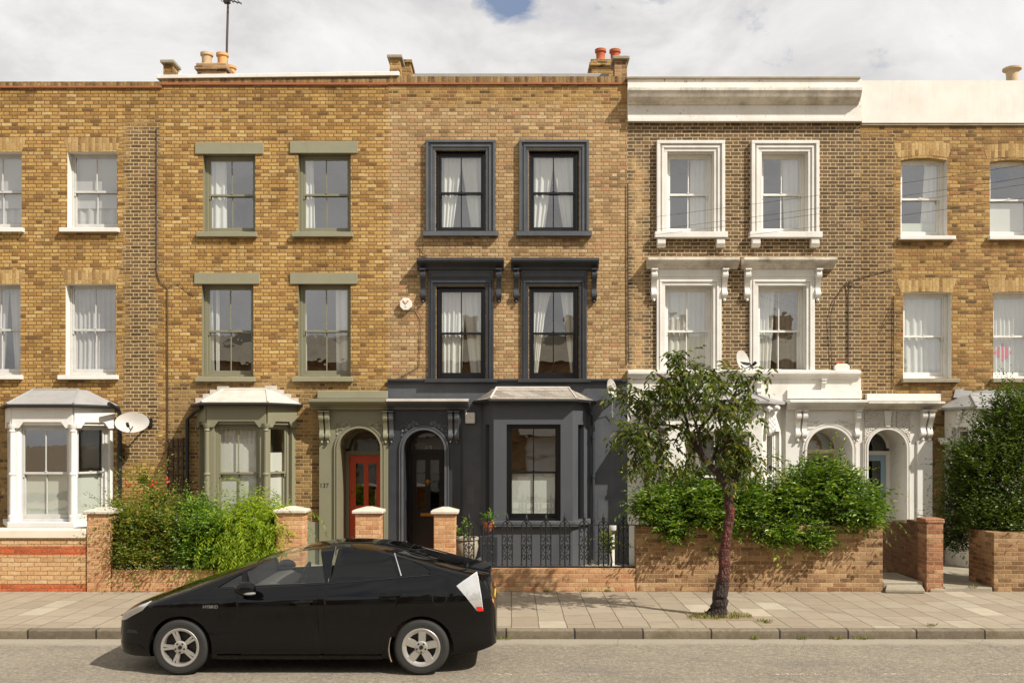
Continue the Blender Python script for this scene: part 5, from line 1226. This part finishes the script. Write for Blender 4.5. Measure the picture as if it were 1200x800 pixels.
# ================================================================ houses across the road (seen mirrored in the windows)
def opposite(xc, w, label, mat):
    r = thing('terraced_house', (xc, -26, 0), label, 'house', 'terraced houses across the road')
    Mx = frame(xc, -25.6, -1, 0); mb = MB(Mx); hs = [(-w*.4,-w*.12,.9,2.7), (w*.2,w*.42,.05,2.6), (-w*.38,-w*.14,3.9,5.6), (w*.14,w*.38,3.9,5.6)]
    panel(mb, -w/2, w/2, -.1, 6.3, hs, .25); mb.build('wall', mat, r)
    mb = MB(Mx); mb.prismx([(-.25, 6.301), (4, 8.0), (8.2, 6.301)], -w/2, w/2); mb.build('roof', M['concrete'], r)
    for h in hs:
        mb = MB(Mx); frame_box(mb, h[0], h[1], h[2], h[3], .08, .2, .07, .07, .07); mb.box(h[0]+.07, h[1]-.07, .1, .16, (h[2]+h[3])/2-.03, (h[2]+h[3])/2+.03); mb.box(h[0]+.06, h[1]-.06, .17, .19, h[2], h[3])
        mb.build('window', M['white'], r)
    mb = MB(Mx); mb.box(-w*.46, -w*.06, -.5, -.001, 2.75, 3.2); mb.box(-w*.46, -w*.06, -.5, -.001, -.1, .85); mb.build('bay', M['white'], r)
    mb = MB(Mx); mb.box(-w/2, w/2, 7.9, 8.2, -.1, 6.3); mb.build('rear_wall', mat, r)
    mb = MB(Mx); mb.box(w/2-.9, w/2-.1, 3.5, 4.5, 6.5, 9.0); mb.build('chimney', mat, r)
    return r
for i in range(7):
    opposite(-16.2+5.4*i, 5.4, 'plain brick terraced house across the road, mirrored in the ground floor glass', M['gw4'])
# ================================================================ the parked car
UX, YC, ZG = -4.70, -8.05, -.12
car = thing('parked_car', (UX+2.26, YC, ZG), 'glossy black hatchback car parked at the kerb facing left', 'car')
def cpt(u, y, z):
    if u < .6: u = .06+u*.9
    return (UX+u, YC+y, ZG+z)
def interp(tab, u):
    if u <= tab[0][0]: return tab[0][1]
    for (a, va), (b, vb) in zip(tab[:-1], tab[1:]):
        if u <= b:
            f = (u-a)/(b-a); return va+(vb-va)*f
    return tab[-1][1]
def smooth_tab(tab, k=60):
    us = np.linspace(tab[0][0], tab[-1][0], 400); xs = np.array([p[0] for p in tab]); vs = np.array([p[1] for p in tab])
    # monotone-ish cubic (Catmull-Rom on non-uniform knots)
    m = np.gradient(vs, xs)
    out = []
    for u in us:
        i = min(max(np.searchsorted(xs, u)-1, 0), len(xs)-2); h = xs[i+1]-xs[i]; t = (u-xs[i])/h
        out.append((2*t**3-3*t**2+1)*vs[i]+(t**3-2*t**2+t)*h*m[i]+(-2*t**3+3*t**2)*vs[i+1]+(t**3-t**2)*h*m[i+1])
    return lambda u: float(np.interp(u, us, out))
LEN = 4.515
ztop_ = smooth_tab([(0,.60),(.06,.69),(.2,.765),(.4,.83),(.7,.93),(1.0,1.03),(1.435,1.19),(1.89,1.345),(2.29,1.43),(2.6,1.464),(3.02,1.456),(3.34,1.407),(3.65,1.328),(3.97,1.24),(4.3,1.135),(4.40,1.06),(4.44,.97),(4.47,.88),(4.515,.76)])
w0_ = smooth_tab([(0,.50),(.03,.58),(.1,.68),(.22,.755),(.4,.815),(.65,.855),(.95,.87),(2.2,.875),(3.6,.87),(4.0,.85),(4.25,.80),(4.4,.74),(4.47,.68),(4.515,.58)])
zbot_ = smooth_tab([(0,.25),(.1,.21),(.5,.185),(1.2,.17),(3.2,.17),(3.9,.2),(4.3,.24),(4.515,.30)])
zbelt = lambda u: 1.0+.05*(u-1.3)
def side(u, z):
    w = w0_(u); zb = zbelt(u)
    if z < .36: w -= .06*((.36-z)/.18)**2
    cz = .80+.018*(u-1)
    if z > cz: w -= .085*(max(0, min(z, zb)-cz)/max(.05, zb-cz))**1.35
    w += .006*math.exp(-((z-cz)/.03)**2)-.012*math.exp(-((z-.58)/.13)**2)     # feature line and a hollow below it
    if z > zb: d = z-zb; w -= .42*d+.45*d*d
    return w
def ring(u, inset=0, zb0=None, zt0=0):
    zt = ztop_(u)-zt0; zb = zb0 if zb0 is not None else zbot_(u)
    cr = min(.075, (zt-zb)*.3); zr = zt-cr
    pts = [(side(u, zb)-.12-inset, zb)]
    K = 18
    for k in range(K+1):
        z = zb+.02+(zr-zb-.02)*k/K; pts.append((side(u, z)-inset, z))
    wr = side(u, zr)-inset
    for k in range(1, 9):
        a = math.pi/2*k/9; pts.append((wr*math.cos(a)**.8, zr+cr*math.sin(a)**1.0))
    left = [cpt(u, -y, z) for y, z in pts]; right = [cpt(u, y, z) for y, z in pts[::-1]]
    return left+[cpt(u, 0, zt)]+right
us = [0,.015,.04,.08,.14,.22]+[.3+.09*i for i in range(44)]+[4.22,4.28,4.34,4.385,4.415,4.44,4.47,4.495,4.515]
us = sorted(us)
t = NT('car_paint'); t.pbsdf((.0022,.0022,.0025,1), .045, Specular_IOR_Level=.36); PAINT = t.m
GL = glass('car_glass', tint=(.95,.97,.95), base=.0, refl=.55, wav=.05); GLT = glass('tinted_car_glass', tint=(.09,.10,.10), base=.0, refl=.6, wav=.05)
TRIM = simple('black_trim', (18,18,18), .45); CABIN = simple('grey_cabin_lining', (168,160,146), .8); TYRE = simple('tyre_rubber', (40,38,35), .85); ALLOY = simple('silver_alloy', (190,186,178), .38, .75); CHROME = simple('chrome', (205,205,205), .12, 1.0)
RUB = M['wire']
mb = MB(); mb.loft([ring(u) for u in us])
body = mb.build('body', [PAINT, TRIM], car, smooth=True, angle=32)
# cutters
cut = []
def cutter(mb):
    o = mb.build('cutter', TRIM, car); o.hide_render = True; cut.append(o)
    md = body.modifiers.new('b', 'BOOLEAN'); md.operation = 'DIFFERENCE'; md.object = o; md.solver = 'EXACT'
cab = MB(); cab.loft([ring(u, .055, .32, .055) for u in [1.62+.1*i for i in range(25)]]); cutter(cab)
SG = 101.3; U = lambda px: (px-600)/SG+4.70; ZZ = lambda py: 2.72-(py-514)/SG
DOORG = [(289,686.5),(289,668.5),(310,658),(332,649.5),(355,645),(376,643),(381,682)]
REARG = [(387,681.7),(391.5,642),(415,642),(440,644.2),(458,648.2),(468,674.8)]
QUART = [(473.5,674.3),(463.5,650),(478,653.5),(494,660),(505,667.5),(503,672.5)]
TRI = [(255,688.2),(270,678.5),(283,671.5),(284,686.9)]
def spoly(pl):
    k = lambda y: 101.3-2.0*min(1, max(0, (682-y)/40))
    return [((p[0]-600)/k(p[1])+4.70, 2.72-(p[1]+.8*(682-p[1])/40-514)/k(p[1])) for p in pl]
for pl in (DOORG, REARG, QUART, TRI):
    c_ = MB(); p_ = spoly(pl); c_.loft([[cpt(u, -1.2, z) for u, z in p_], [cpt(u, 1.2, z) for u, z in p_]]); cutter(c_)
def slab(u0, u1, hw, dn, up, n=10):
    c_ = MB(); c_.loft([[cpt(u,-hw(u),ztop_(u)-dn), cpt(u,hw(u),ztop_(u)-dn), cpt(u,hw(u),ztop_(u)+up), cpt(u,-hw(u),ztop_(u)+up)] for u in [u0+(u1-u0)*i/n for i in range(n+1)]]); return c_
WSW = lambda u: .52-.04*(u-1.3)
cutter(slab(1.66, 2.2, WSW, .12, .1)); cutter(slab(3.45, 4.15, lambda u: .50, .12, .1))
FW, RW, WR = .88, 3.655, .322
for u in (FW, RW):
    for s in (-1, 1):
        c_ = MB(); pr = [(.37, 0), (.37, .36)]
        c_.lathe([(.372, -.1), (.372, .4)] if s < 0 else [(.372, -.4), (.372, .1)], cpt(u, s*.9, WR-.01), 40, 'y'); cutter(c_)
dg = bpy.context.evaluated_depsgraph_get()
nm = bpy.data.meshes.new_from_object(body.evaluated_get(dg)); body.modifiers.clear(); body.data = nm; nm.name = 'body'
nm.polygons.foreach_set('use_smooth', [True]*len(nm.polygons)); nm.set_sharp_from_angle(angle=rad(32))
for o in cut: bpy.data.objects.remove(o)
def col(tab, u): return interp(tab, u)
def patch_poly(pl, s, off, name, mat, parent, nu=14, nz=6, th=.004):
    """x-monotone polygon in (u,z) wrapped on the body side"""
    us_ = [p[0] for p in pl]; a, b = min(us_), max(us_); mb = MB(); cols = []
    for i in range(nu+1):
        u = a+(b-a)*i/nu; u = min(max(u, a+1e-4), b-1e-4); zz = []
        for (p, q) in zip(pl, pl[1:]+pl[:1]):
            if (p[0]-u)*(q[0]-u) <= 0 and abs(p[0]-q[0]) > 1e-9: zz.append(p[1]+(q[1]-p[1])*(u-p[0])/(q[0]-p[0]))
        lo, hi = min(zz), max(zz); cols.append((u, lo, hi))
    for lay in (0, 1):
        g = [[mb.pt(cpt(u, s*(side(u, lo+(hi-lo)*j/nz)+off-lay*th), lo+(hi-lo)*j/nz)) for j in range(nz+1)] for u, lo, hi in cols]
        for i in range(nu):
            for j in range(nz): mb.idx((g[i][j], g[i+1][j], g[i+1][j+1], g[i][j+1]))
    return mb.build(name, mat, parent, smooth=True, angle=60, recalc=False)
for s in (-1, 1):
    for pl, gm in ((DOORG, GL), (TRI, GL), (REARG, GLT), (QUART, GLT)):
        patch_poly(spoly(pl), s, -.012, 'side_window', gm, car)
def topglass(u0, u1, hw, name, mat):
    mb = MB(); g = []
    for i in range(13):
        u = u0+(u1-u0)*i/12; row = []
        zt = ztop_(u); cr = .075; wr = side(u, zt-cr)
        for j in range(13):
            y = -hw(u)+2*hw(u)*j/12; c = min(1, abs(y)/wr)**(1/.8); row.append(mb.pt(cpt(u, y, zt-cr+cr*math.sqrt(max(0, 1-c*c))-.008)))
        g.append(row)
    for i in range(12):
        for j in range(12): mb.idx((g[i][j], g[i+1][j], g[i+1][j+1], g[i][j+1]))
    mb.build(name, mat, car, smooth=True, angle=80, recalc=False)
topglass(1.66, 2.2, WSW, 'windscreen', GL); topglass(3.45, 4.15, lambda u: .5, 'rear_window', GLT)
mb = MB(); mb.box(*[v for v in (cpt(.45,-.55,.2)[0], cpt(4.2,0,0)[0], YC-.55, YC+.55, ZG+.19, ZG+.33)]); mb.build('underbody', TRIM, car)
# doors with their gaps
def door(pl, s, name='door'):
    return patch_poly(pl, s, .0055, name, PAINT, car, 24, 14, .006)
FD = [(1.555, .245), (1.52, .60), (1.50, .96), (1.60, 1.0), (2.49, 1.035), (2.50, .245)]
RD = [(2.512, .245), (2.505, 1.037), (3.40, 1.088), (3.43, .98), (3.36, .74), (3.26, .60), (3.20, .42), (3.16, .245)]
for s in (-1, 1):
    for k, pl in enumerate((FD, RD)):
        d = door(pl, s)
        pu = ((355, 704.5), (457, 697))[k]; u0 = (pu[0]-600)/102+4.7; z0 = 2.72-(pu[1]-514)/102
        mb = MB(); n = 9; pts = []
        for i in range(n):
            f = i/(n-1); u = u0-.12+.24*f; off = .012+.035*math.sin(math.pi*f)**.6; pts.append(cpt(u, s*(side(u, z0)+off), z0+.012*(f-.3)))
        mb.tube(pts, [.014,.019,.02,.02,.02,.02,.02,.019,.014], 8)
        h = mb.build('handle', PAINT, d, smooth=True)
        mb = MB(); mb.M = Matrix.Translation(Vector(cpt(u0, s*(side(u0, z0-.02)+.004), z0-.018))); mb.ball((0,0,0), .085, .004, .04, 14, 6); mb.build('handle_recess', TRIM, d, smooth=True)
# belt strip, thin metallic pillar strips
for s in (-1, 1):
    mb = MB(); mb.tube([cpt(U(px), s*(side(U(px), ZZ(py)-.004)+.002), ZZ(py)-.004) for px, py in ((250,689.5),(290,688),(330,686),(384,683),(430,679.5),(470,676),(504,673.5))], .006, 6); mb.build('belt_trim', TRIM, car, smooth=True)
    mb = MB(); mb.tube([cpt(U(px), s*(side(U(px), ZZ(py))+.0025), ZZ(py)) for px, py in ((460.5,649.5),(465,661),(470,674.5))], .0065, 6); mb.build('pillar_strip', CHROME, car, smooth=True)
    mb = MB(); mb.tube([cpt(U(px), s*(side(U(px), ZZ(py))+.0015), ZZ(py)) for px, py in ((389.5,642.5),(384.6,681.5))], .005, 6); mb.build('pillar_strip', simple('dull_metal', (130,130,130), .3, .8), car, smooth=True)
# lamps
N_ = lambda px, s_=99.0: (px-600)/s_+4.70
NZ_ = lambda py, s_=99.0: 2.72-(py-514)/s_
LAMP = glass('lamp_lens', tint=(.92,.92,.92), base=.12, wav=.6, rough=.08); LIN = simple('lamp_reflector', (236,234,230), .4, .0); REDL = simple('red_lens', (200,28,22), .2); ORG = simple('amber_lens', (206,140,80), .25)
for s in (-1, 1):
    hl = [(.075,.60),(.085,.655),(.15,.705),(.30,.765),(.53,.855),(.42,.745),(.28,.68),(.16,.62)]
    o = patch_poly(hl, s, .004, 'headlight', LIN, car, 16, 5, .02)
    patch_poly(hl, s, .012, 'lens', LAMP, o, 16, 5)
    tl = [(N_(536.5), NZ_(682)), (N_(545), NZ_(676)), (N_(560), NZ_(667)), (N_(566), NZ_(700)), (N_(567), NZ_(711)), (N_(560), NZ_(711)), (N_(548), NZ_(695))]
    o = patch_poly(tl, s, .006, 'tail_light', LIN, car, 16, 6, .02); patch_poly(tl, s, .014, 'lens', LAMP, o, 16, 6)
    patch_poly([(N_(559), NZ_(706)), (N_(567), NZ_(706)), (N_(567.5), NZ_(711.3)), (N_(560.5), NZ_(711.3))], s, .017, 'red_reflector', REDL, o, 4, 2)
    mb = MB(); mb.ball(cpt(4.468, s*.60, .80), .018, .045, .045, 8, 6); mb.build('rear_reflector', ORG, car, smooth=True)
    m = cpt((285-600)/104+4.70, s*1.0, 2.72-(690.5-514)/104)
    mb = MB(); mb.ball((m[0], m[1], m[2]), .125, .085, .082, 14, 8); mb.tube([(m[0]+.02, m[1]-s*.05, m[2]-.04), (m[0]+.0, m[1]-s*.17, m[2]-.07)], [.04,.03], 8)
    o = mb.build('wing_mirror', PAINT, car, smooth=True, angle=70)
    mb = MB(); mb.ball((m[0]+.055, m[1]+s*.03, m[2]-.052), .075, .06, .022, 12, 6); mb.build('indicator', simple('indicator_lens', (120,118,114), .3), o, smooth=True)
mb = MB(); cu_ = (515-600)/102+4.70; cz_ = 2.72-(701-514)/102
pts = [cpt(cu_+.082*math.cos(a), -(side(cu_+.082*math.cos(a), cz_+.082*math.sin(a))+.0006), cz_+.082*math.sin(a)) for a in [2*math.pi*i/32 for i in range(33)]]
mb.tube(pts, .0032, 5); mb.build('fuel_flap_seam', TRIM, car, smooth=True)
ub, zb_ = (247-600)/102+4.70, 2.72-(712-514)/102
textobj('HYBRID', .05, cpt(ub, -(side(ub, zb_)+.006), zb_), CHROME, car, 'badge_lettering', .0015)
# spoiler, bumper creases, flares
mb = MB(); rr_ = []
for y in np.linspace(-.62, .62, 13):
    k = 1-abs(y/.62)**3*.5; zt = 1.135-.03*abs(y/.62)**2; rr_.append([cpt(4.10, y, zt+.07), cpt(4.44*1-.04*(1-k), y, zt+.015), cpt(4.45-.05*(1-k), y, zt-.012), cpt(4.12, y, zt+.0)])
mb.loft(rr_); mb.build('spoiler', PAINT, car, smooth=True, angle=40)
for s in (-1, 1):
    patch_poly([(1.30,.185),(1.30,.235),(3.2,.235),(3.2,.185)], s, .016, 'side_skirt', PAINT, car, 20, 3, .02)
    patch_poly([(.02,.29),(.05,.36),(.42,.34),(.44,.29)], s, .004, 'bumper_crease', PAINT, car, 8, 2, .006)
    patch_poly([(.16,.47),(.2,.515),(.33,.51),(.36,.475)], s, .004, 'fog_lamp_cover', TRIM, car, 8, 2, .006)
    for u, a0, a1 in ((FW, 205, 250), ):
        pass
mb = MB(); mb.prism
mb = MB(); ys = np.linspace(-.55, .55, 9)
mb.loft([[cpt(.02+.05*(y/.55)**2, y, .36), cpt(.02+.05*(y/.55)**2, y, .5), cpt(.0-.012+.05*(y/.55)**2, y, .5), cpt(-.012+.05*(y/.55)**2, y, .36)] for y in ys]); mb.build('grille', TRIM, car)
mb = MB(); mb.box(*[cpt(4.44,0,0)[0], cpt(4.50,0,0)[0], YC-.26, YC+.26, ZG+.72, ZG+.74+.09]); mb.build('number_plate', simple('yellow_plate', (214,180,70), .4), car)
for s in (-1, 1):                                                       # mud flap strips at the arch edges
    mb = MB(); mb.tube([cpt(3.655-.372*math.cos(a), s*(.868), WR-.01+.372*math.sin(a)) for a in [rad(-24+4*i) for i in range(12)]], .009, 6); mb.build('arch_lip', simple('worn_lip', (120,104,84), .5), car, smooth=True)
# wheels
def wheel(u, s, kind):
    c = cpt(u, s*.765, WR); k = s
    mb = MB(); W = .1
    mb.lathe([(.215,-W*k*.9),(.225,-W*k*.98),(.27,-W*k),(.30,-W*k*.93),(.317,-W*k*.7),(WR,-W*k*.4),(WR,W*k*.4),(.317,W*k*.7),(.305,W*k*.90),(.288,W*k*1.0),(.286,W*k*.99),(.262,W*k*1.02),(.26,W*k*1.0),(.225,W*k*.98),(.215,W*k*.9)], c, 48, 'y', caps=False)
    w = mb.build('wheel', TYRE, car, smooth=True, angle=30)
    mb = MB(); mb.lathe([(.213,-W*k*.8),(.213,W*k*.80),(.224,W*k*.94),(.216,W*k*.99),(.192,W*k*.92),(.185,W*k*.6),(.19,-W*k*.8)], c, 48, 'y', caps=False)
    yo = c[1]+k*W*.92
    def spoke(a, r0, r1, w0, w1, yo0, yo1, th=.03):
        ca, sa = math.cos(a), math.sin(a); N = 5; rings = []
        for i in range(N+1):
            f = i/N; r = r0+(r1-r0)*f; hw = (w0+(w1-w0)*f)/2; y = yo0+(yo1-yo0)*f
            q = [(-hw, y-k*th), (hw, y-k*th), (hw*.8, y), (-hw*.8, y)]
            rings.append([(c[0]+r*ca-t_*sa, yy, c[2]+r*sa+t_*ca) for t_, yy in q])
        mb.loft(rings)
    if kind == 'alloy':
        for i in range(5):
            a = rad(90+18+72*i)
            for d_ in (-.19, .19): spoke(a+d_*.55, .03, .198, .034, .032, yo-.012*k, yo-.0*k)
    else:
        for i in range(5):
            a = rad(90+72*i-4); spoke(a, .02, .2, .085, .105, yo-.012*k, yo-.002*k)
        mb.lathe([(.17, -.012*k), (.2, .0), (.215, -.004*k), (.2, -.02*k), (.17, -.02*k)], (c[0], yo, c[2]), 40, 'y', caps=False)
    mb.lathe([(.075, -.03*k), (.075, -.008*k), (.06, -.0*k), (.03, .0), (.0301, -.006*k), (.002, -.004*k)], (c[0], yo, c[2]), 20, 'y')
    mb.build('rim', ALLOY, w, smooth=True, angle=35)
    mb = MB(); mb.lathe([(.20, 0), (.2, k*.005)], (c[0], c[1]+k*.02, c[2]), 24, 'y'); mb.build('brake_disc', TRIM, w)
    mb = MB()
    for i in range(5):
        a = rad(90+36+72*i); mb.tube([(c[0]+.052*math.cos(a), yo-.006*k, c[2]+.052*math.sin(a)), (c[0]+.052*math.cos(a), yo+.004*k, c[2]+.052*math.sin(a))], .011, 8)
    mb.tube([(c[0], yo-.004*k, c[2]), (c[0], yo+.003*k, c[2])], .022, 12)
    mb.build('wheel_nut', TRIM, w)
for s in (-1, 1):
    wheel(FW, s, 'alloy'); wheel(RW, s, 'cover')
# cabin
def seat(u, y):
    mb = MB(); mb.loft([[cpt(u-.25,y-.24,.42),cpt(u-.25,y+.24,.42),cpt(u-.25,y+.24,.58),cpt(u-.25,y-.24,.58)],[cpt(u+.25,y-.24,.38),cpt(u+.25,y+.24,.38),cpt(u+.25,y+.24,.53),cpt(u+.25,y-.24,.53)]])
    mb.loft([[cpt(u+.18,y-.23,.5),cpt(u+.18,y+.23,.5),cpt(u+.34,y+.23,.5),cpt(u+.34,y-.23,.5)],[cpt(u+.36,y-.22,1.0),cpt(u+.36,y+.22,1.0),cpt(u+.47,y+.22,1.0),cpt(u+.47,y-.22,1.0)],[cpt(u+.39,y-.16,1.1),cpt(u+.39,y+.16,1.1),cpt(u+.47,y+.16,1.1),cpt(u+.47,y-.16,1.1)]])
    o = mb.build('seat', CABIN, car, bevel=.03, seg=2)
    mb = MB(); mb.ball(cpt(u+.43, y, 1.2), .05, .13, .085, 10, 6); mb.build('headrest', CABIN, o, smooth=True)
seat(2.25, -.38); seat(2.25, .38); seat(3.15, -.38); seat(3.15, .38)
mb = MB(); mb.loft([[cpt(1.63,y,.6), cpt(2.0,y,.62), cpt(1.98,y,.92), cpt(1.80,y,1.0), cpt(1.63,y,.98)] for y in (-.74,-.3,.3,.74)]); mb.build('dashboard', simple('dark_dash', (70,68,64), .7), car, smooth=True, angle=30)
mb = MB(); c = Vector(cpt(2.05, .36, .97)); mb.tube([c+Vector((.06*math.sin(a), .18*math.cos(a), .17*math.sin(a))) for a in [2*math.pi*i/20 for i in range(21)]], .016, 7); mb.tube([c+Vector((-.1,0,-.1)), c], .03, 8); mb.build('steering_wheel', TRIM, car, smooth=True)
# ================================================================ light, sky, camera
SUN = Vector((.823, -.568, .98)).normalized()
w = bpy.data.worlds.new('World'); S.world = w; w.use_nodes = True; nt = w.node_tree; nt.nodes.clear()
class WT(NT):
    def __init__(s): s.t = nt
q = WT()
sky = q.n('ShaderNodeTexSky', sky_type='NISHITA', sun_disc=False); sky.sun_elevation = math.asin(SUN.z); sky.sun_rotation = math.atan2(SUN.x, SUN.y); sky.air_density = 1.0; sky.dust_density = 1.0
tc = q.n('ShaderNodeTexCoord').outputs['Generated']
x, y, z = q.sep(tc)
dv = q.comb(q.math('MULTIPLY', x, 1.0), y, q.math('MULTIPLY', z, 1.6))
mp = q.n('ShaderNodeMapping'); q.set(mp.inputs[0], dv); mp.inputs['Location'].default_value = (CLX, CLY, CLZ)
cn = q.math('ADD', q.noise(mp.outputs[0], 3.2, 9, .58, .25), q.math('MULTIPLY', q.math('SUBTRACT', q.noise(mp.outputs[0], 16, 7, .65, .6), .5), .34))
mp2 = q.n('ShaderNodeMapping'); q.set(mp2.inputs[0], dv); mp2.inputs['Location'].default_value = (5.2, 1.7, 3.3)
cs = q.noise(mp2.outputs[0], 6.5, 8, .6, .5)
def hole(px, py, r, k):
    v_ = Vector((px-HX, FPX, HY-py)).normalized(); vm = q.n('ShaderNodeVectorMath', operation='DISTANCE'); q.set(vm.inputs[0], tc); vm.inputs[1].default_value = v_
    return q.math('MULTIPLY', q.math('SUBTRACT', r, vm.outputs['Value']), k/r, clamp=True)
cn = q.math('SUBTRACT', cn, q.math('ADD', hole(588, -6, .05, .3), hole(1030, 75, .04, .10)))
cov = q.math('MULTIPLY', q.math('SUBTRACT', cn, COV), 9.0, clamp=True)
cc = q.ramp(cs, [(.28, (4.9, 4.85, 5.0)), (.42, (6.0, 5.9, 5.85)), (.52, (6.8, 6.7, 6.6)), (.66, (7.6, 7.5, 7.4))])
ccol = q.mix(q.math('SUBTRACT', 1.0, cov), cc, q.mix(.55, sky.outputs[0], (2.4, 2.9, 4.0, 1)))
bg = nt.nodes.new('ShaderNodeBackground'); nt.links.new(ccol, bg.inputs[0]); bg.inputs[1].default_value = .098
wo = nt.nodes.new('ShaderNodeOutputWorld'); nt.links.new(bg.outputs[0], wo.inputs[0])
ld = bpy.data.lights.new('sun', 'SUN'); ld.energy = 5.0; ld.angle = rad(.55); ld.color = (1, .95, .88)
lo = bpy.data.objects.new('sun', ld); COL.objects.link(lo); lo.rotation_euler = SUN.to_track_quat('Z', 'Y').to_euler(); lo.location = (10, -10, 20)
cd = bpy.data.cameras.new('camera'); cd.sensor_width = 36; cd.lens = 36*FPX/1200; cd.shift_x = 0; cd.shift_y = (HY-400)/1200; cd.clip_end = 2000
co = bpy.data.objects.new('camera', cd); COL.objects.link(co); co.location = (0, -CAMD, CAMZ); co.rotation_euler = (rad(90), 0, 0); S.camera = co
S.view_settings.view_transform = 'Standard'; S.view_settings.look = 'None'; S.view_settings.exposure = .35; S.view_settings.gamma = 1; S.view_settings.use_curve_mapping = False
S.cycles.max_bounces = 8; S.cycles.transparent_max_bounces = 16; S.cycles.caustics_reflective = False; S.cycles.caustics_refractive = False
